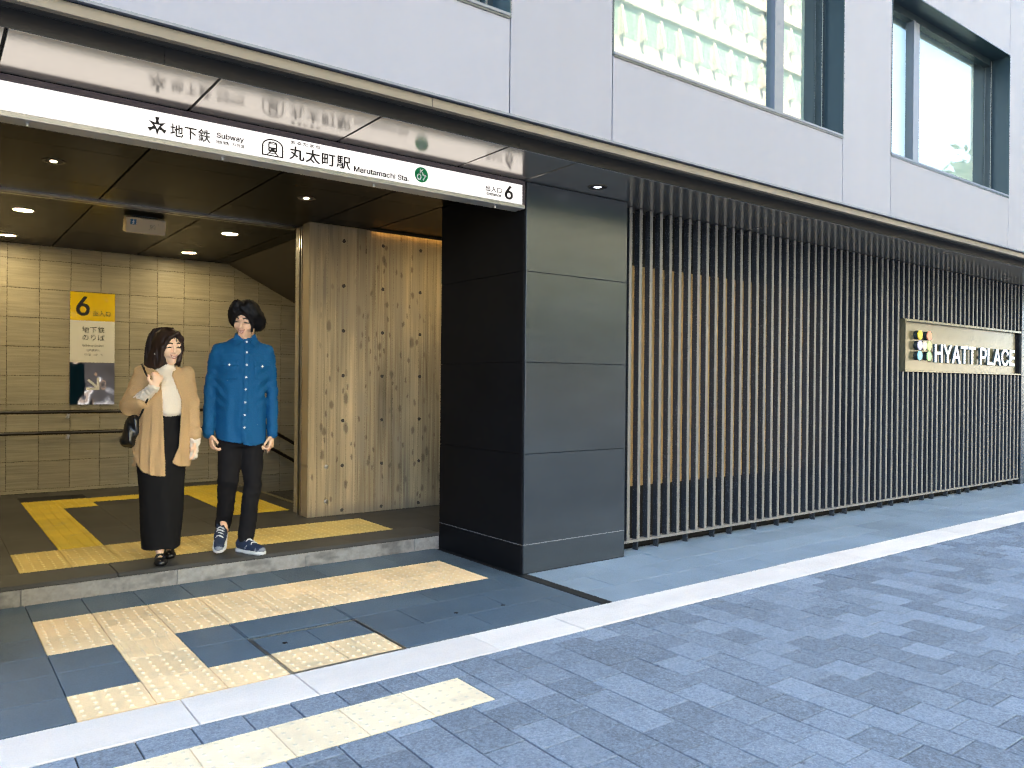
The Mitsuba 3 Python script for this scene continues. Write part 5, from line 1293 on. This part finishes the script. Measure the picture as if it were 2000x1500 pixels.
# blue shirt
S = Sdf(axis((-.34, .29, .005)), axis((-.18, .18, .005)), axis((.76, 1.68, .005)))
S.prof([(.77, -.022, .0, .190, .142), (.90, -.024, 0, .186, .137), (1.05, -.022, 0, .180, .126), (1.2, -.020, 0, .180, .122), (1.35, -.020, 0, .184, .120), (1.46, -.018, .005, .196, .108), (1.52, -.014, .012, .168, .086), (1.56, -.008, .018, .112, .076), (1.585, -.002, .020, .080, .070)], 0.0)
S.cap((-.178, .012, 1.480), (-.238, .020, 1.20), .062, .047, 0.03); S.cap((-.238, .020, 1.20), (-.245, -.032, .905), .047, .039, 0.012)
S.cap((.150, .012, 1.480), (.194, .020, 1.20), .060, .046, 0.03); S.cap((.194, .020, 1.20), (.196, -.032, .905), .046, .039, 0.012)
S.cap((-.247, -.034, .930), (-.246, -.040, .878), .041, .041, .004); S.cap((.196, -.034, .930), (.197, -.040, .873), .041, .041, .004)
def shf(X, Y, Z):
    arm = np.clip((np.abs(X + .02) - .175) / .03, 0, 1)
    a = .008 * nz3(X, Y, Z, (7, 7, 5), 1) + .007 * nz3(X + Z * .5, Y, Z - X * .3, (18, 12, 9), 2)
    drag = -.006 * np.sin((X + .02) * 52 + 6 * nz3(X, Y, Z, (5, 5, 3), 3)) * np.clip((1.25 - Z) / .3, 0, 1) * (1 - arm)
    under = -.0045 * np.sin((np.abs(X + .02) * .8 - Z * 1.0) * 64 + 5 * nz3(X, Y, Z, (8, 8, 6), 7)) * np.exp(-((np.abs(X + .02) - .15) / .05) ** 2) * np.clip((1.42 - Z) / .1, 0, 1) * np.clip((Z - .95) / .2, 0, 1)
    return a + drag + under + arm * (.008 * nz3(X, Y, Z, (10, 10, 18), 4) + .006 * nz3(X, Y, Z, (25, 25, 40), 5))
S.warp(shf)
mhx = np.array([-.24, -.203, -.17, -.10, -.02, -.013, -.006, .04, .088, .14, .172, .22]); mhz = np.array([.88, .846, .832, .818, .806, .83, .800, .788, .790, .806, .826, .87])
S.V = np.maximum(S.V, np.where(np.abs(S.X + .02) < .198, np.interp(S.X, mhx, mhz) - S.Z, -1).astype(np.float32) + 0 * S.Y)
S.put(lambda X, Y, Z: np.maximum(np.sqrt((X + .002) ** 2 + (Y - .022) ** 2) - .060, 1.545 - Z), (-.1, -.1, 1.50), (.1, .12, 1.70), .004, 'cut')
shirt = S.mesh(2)
sb = P.add('shirt', shirt, 'cloth_blue')
pu = lambda z: np.interp(z, [.79, 1.015, 1.2, 1.38, 1.554], [.000, .002, .008, .014, .012])
P.add('placket', draped_patch(shirt, lambda z: (pu(z) - .019, pu(z) + .019), np.linspace(.815, 1.535, 40), .0035), 'cloth_blue', parent=sb)
for pc_, wd in ((-.104, .062), (.122, .058)):
    P.add('pocket', draped_patch(shirt, lambda z: (pc_ - wd * (1 - .35 * max(0, 1.295 - z) / .03), pc_ + wd * (1 - .35 * max(0, 1.295 - z) / .03)), np.linspace(1.275, 1.40, 14), .0030), 'cloth_blue', parent=sb)
    P.add('pocket_flap', draped_patch(shirt, lambda z: (pc_ - wd * 1.04, pc_ + wd * 1.04), np.linspace(1.372, 1.412, 7), .0055), 'cloth_blue', parent=sb)
bz = [1.474, 1.382, 1.290, 1.202, 1.107, 1.015, .925]
for u_, z_ in [(pu(z) , z) for z in bz] + [(-.106, 1.381), (.123, 1.372)]:
    q = drape(shirt, [(u_, z_)], .0068)[0]
    P.add('button', cyl(q, .0072, .004, 'y', 14), 'button_white', smooth=40, parent=sb)
# collar: a stand and two points
def fan(outline, th=.005):
    a = np.asarray(outline, float); n = np.cross(a[1] - a[0], a[2] - a[0]); n /= np.linalg.norm(n)
    k = len(a); f = [(0, i, i + 1) for i in range(1, k - 1)] + [(k, k + i + 1, k + i) for i in range(1, k - 1)]
    for i in range(k):
        j = (i + 1) % k; f += [(i, k + i, k + j), (i, k + j, j)]
    m = trimesh.Trimesh(np.vstack([a, a + n * th]), np.array(f), process=False); m.fix_normals(); return m
S = Sdf(axis((-.12, .12, .004)), axis((-.11, .12, .004)), axis((1.50, 1.69, .004)))
def coll(X, Y, Z):
    c = 1.592 + .030 * np.clip((Y + .06) / .13, 0, 1)
    rr = np.sqrt((X + .0) ** 2 + ((Y - .022) * .98) ** 2)
    t = np.clip((c - Z) / .06, -.2, 1.2)
    return np.maximum(np.abs(rr - (.0665 + .016 * t)) - .0055, np.abs(Z - c + .022) - .030)
S.put(coll, (-.15, -.15, 1.45), (.15, .15, 1.7), 0.0)
S.put(lambda X, Y, Z: np.maximum(np.abs(X - .010) - .010 - .55 * np.clip(Z - 1.545, 0, .2), Y + .02), (-.1, -.2, 1.4), (.1, .1, 1.7), .004, 'cut')
P.add('collar', S.mesh(1), 'cloth_blue', parent=sb)
for pts in ([(-.008, -.058, 1.566), (-.060, -.050, 1.610), (-.086, -.052, 1.566), (-.062, -.088, 1.518)], [(.022, -.058, 1.566), (.070, -.048, 1.612), (.090, -.046, 1.566), (.074, -.086, 1.514)]):
    P.add('collar', fan(np.array(pts) + [0, -.006, 0]), 'cloth_blue', smooth=False, parent=sb)
P.add('button', cyl((.012, -.072, 1.552), .0072, .004, 'y', 14), 'button_white', smooth=40, parent=sb)

# trousers
S = Sdf(axis((-.26, .22, .006)), axis((-.17, .18, .006)), axis((.045, .90, .006)))
S.cap((-.092, 0, .82), (-.108, -.055, .53), .092, .077, 0.0); S.cap((-.108, -.055, .53), (-.141, .075, .205), .078, .058, 0.012); S.cap((-.141, .075, .205), (-.142, .085, .185), .060, .058, 0.01)
S.cap((.050, 0, .82), (.062, -.025, .50), .092, .070, 0.012); S.prof([(.78, -.022, 0, .168, .108), (.90, -.022, 0, .155, .105)], .03); S.cap((.062, -.025, .50), (.020, -.035, .125), .070, .060, 0.012); S.cap((.020, -.035, .125), (.018, -.035, .090), .062, .060, 0.01)
S.warp(lambda X, Y, Z: (.014 * nz3(X, Y, Z, (9, 9, 11), 1) + .003) * np.clip((.74 - Z) / .1, 0, 1) + .009 * nz3(X, Y, Z, (18, 18, 30), 2) * np.clip((.62 - Z) / .1, .25, 1))
P.add('trousers', S.mesh(2), 'cloth_pants')

# trainers
def trainer(heel, yaw, pitch):
    cy_, sy_ = math.cos(yaw), math.sin(yaw); cp, sp_ = math.cos(pitch), math.sin(pitch)
    Rz = np.array([[cy_, -sy_, 0], [sy_, cy_, 0], [0, 0, 1]]); Rx = np.array([[1, 0, 0], [0, cp, -sp_], [0, sp_, cp]])
    G = lambda m: trimesh.Trimesh((np.array(m.vertices) @ Rx.T) @ Rz.T + heel, m.faces, process=False)
    ax_ = (axis((-.07, .07, .004)), axis((-.265, .055, .004)), axis((-.004, .14, .004)))
    U_ = Sdf(*ax_)   # toes towards -y, heel near y = 0
    U_.cap((0, .0, .055), (0, -.09, .055), .036, .038, .02, (1, 1, 1)); U_.cap((0, -.06, .050), (.002, -.195, .036), .040, .036, .03, (1, 1, 1.15)); U_.cap((0, .005, .06), (0, -.02, .105), .036, .034, .02)
    U_.cap((0, -.03, .13), (0, -.005, .10), .024, .022, .01, (1, 1, 1), 'cut')
    U_.put(lambda X, Y, Z: .024 - Z + 0 * X + 0 * Y, (-1, -1, -1), (1, 1, 1), 0, 'inter')
    k = P.add('shoe', G(U_.mesh(1)), 'shoe_navy')
    So = Sdf(*ax_)
    So.cap((0, .0, .014), (.002, -.195, .014), .044, .044, .0, (1, 1, 1)); So.cap((.0, -.10, .014), (.004, -.17, .014), .047, .048, .01)
    So.put(lambda X, Y, Z: np.abs(Z - .013) - .013 + 0 * X + 0 * Y, (-1, -1, -1), (1, 1, 1), 0.004, 'inter')
    P.add('sole', G(So.mesh(1)), 'shoe_white', parent=k)
    T_ = Sdf(*ax_); T_.cap((.001, -.185, .034), (.002, -.21, .030), .038, .032, .0, (1, 1, 1.2)); T_.put(lambda X, Y, Z: np.maximum(.026 - Z, Y + .178) + 0 * X, (-1, -1, -1), (1, 1, 1), 0, 'inter')
    P.add('toe_cap', G(T_.mesh(1)), 'shoe_grey', parent=k)
    for q in range(4):
        y = -.055 - .024 * q; z = .105 - .0080 * q
        P.add('lace', G(tube([(-.026, y - .004, z - .014), (-.012, y, z - .001), (.0, y - .004, z + .002), (.014, y - .008, z - .002), (.026, y - .010, z - .014)], .0050, 6)), 'shoe_white', parent=k)
    P.add('heel_tab', G(tube([(-.036, -.02, .060), (-.032, .015, .066), (0, .037, .070), (.032, .015, .066), (.036, -.02, .060)], .0060, 6)), 'shoe_grey', parent=k)
    for sgn in (-1, 1):
        z3 = [(sgn * .041, -.062, .040), (sgn * .0405, -.075, .064), (sgn * .0425, -.092, .040), (sgn * .0405, -.105, .062)]
        P.add('side_mark', G(tube(z3, .0045, 6)), 'shoe_white', parent=k)
trainer(np.array([-.012, -.03, 0.0]), math.radians(40), 0.0)
trainer(np.array([-.150, .105, .105]), math.radians(-6), math.radians(24))

# wavy black hair
H = Sdf(axis((-.17, .20, .004)), axis((-.18, .17, .004)), axis((1.62, 1.92, .004)))
H.ell(Lm(.004, .020, .040), (.094, .112, .104), R, 0.0)
for (x, y, z, r) in ((-.078, .0, .005, .042), (-.078, -.018, .032, .036), (.080, .0, .005, .042), (.086, .0, .035, .038), (.086, .02, -.015, .040), (-.072, .03, -.02, .042), (0, .08, -.02, .06), (.07, .05, -.03, .05), (-.040, -.045, .105, .040), (.042, -.045, .105, .042), (.076, -.045, .065, .036), (-.070, -.045, .065, .034)):
    H.ell(Lm(x, y, z), (r, r, r * 1.15), R, 0.030)
H.ell(Lm(-.004, -.122, -.026), (.068, .098, .104), R, 0.008, 'cut'); H.cap(Lm(-.004, -.13, .02), Lm(-.006, -.13, .092), .056, .040, 0.008, (1, 1, 1), 'cut')
H.cap(Lm(.002, -.076, .112), Lm(.046, -.084, .070), .012, .014, 0.010); H.cap(Lm(.046, -.084, .070), Lm(.073, -.062, -.01), .014, .012, 0.010); H.cap(Lm(.073, -.062, -.01), Lm(.064, -.068, -.056), .010, .006, 0.008)
H.cap(Lm(.002, -.076, .112), Lm(-.044, -.080, .074), .012, .013, 0.010); H.cap(Lm(-.044, -.080, .074), Lm(-.066, -.062, .0), .013, .014, 0.010)
H.ell((0, .03, 1.60), (.070, .075, .075), None, .01, 'cut')
def wave(X, Y, Z):
    th = np.arctan2(Y - .02, X - .01)
    return -.003 + .008 * nz3(X, Y, Z, (24, 24, 18), 4) + .006 * nz3(th * 16 + Z * 30, 0 * X + 0 * Y, Z + 0 * X, (1, 1, 18), 5) + .004 * nz3(X, Y, Z, (70, 70, 50), 6)
H.warp(wave)
hair = P.add('hair', H.mesh(1), 'hair_black')
lk = []
for i in range(70):
    a = hr.uniform(-.15, 3.30); t_ = hr.uniform(.2, 1)
    b0 = Lm(.003, -.03 + .05 * hr.random(), .130); ex = (.088 + .012 * hr.random()) * math.cos(a); ey = .02 + .112 * math.sin(a)
    mid = Lm(ex * .82, ey * .78 - .005, .086); low = Lm(ex * 1.08, ey * 1.02, .02); end = Lm(ex * (1.12 + .1 * hr.normal()), ey * 1.0 + .01 * hr.normal(), -.028 - .012 * hr.random())
    lk.append(hair_locks([b0, mid, low, end], hr, 7, .005, .0017, .0004))
P.add('loose_strands', cat(lk), 'hair_black', parent=hair)
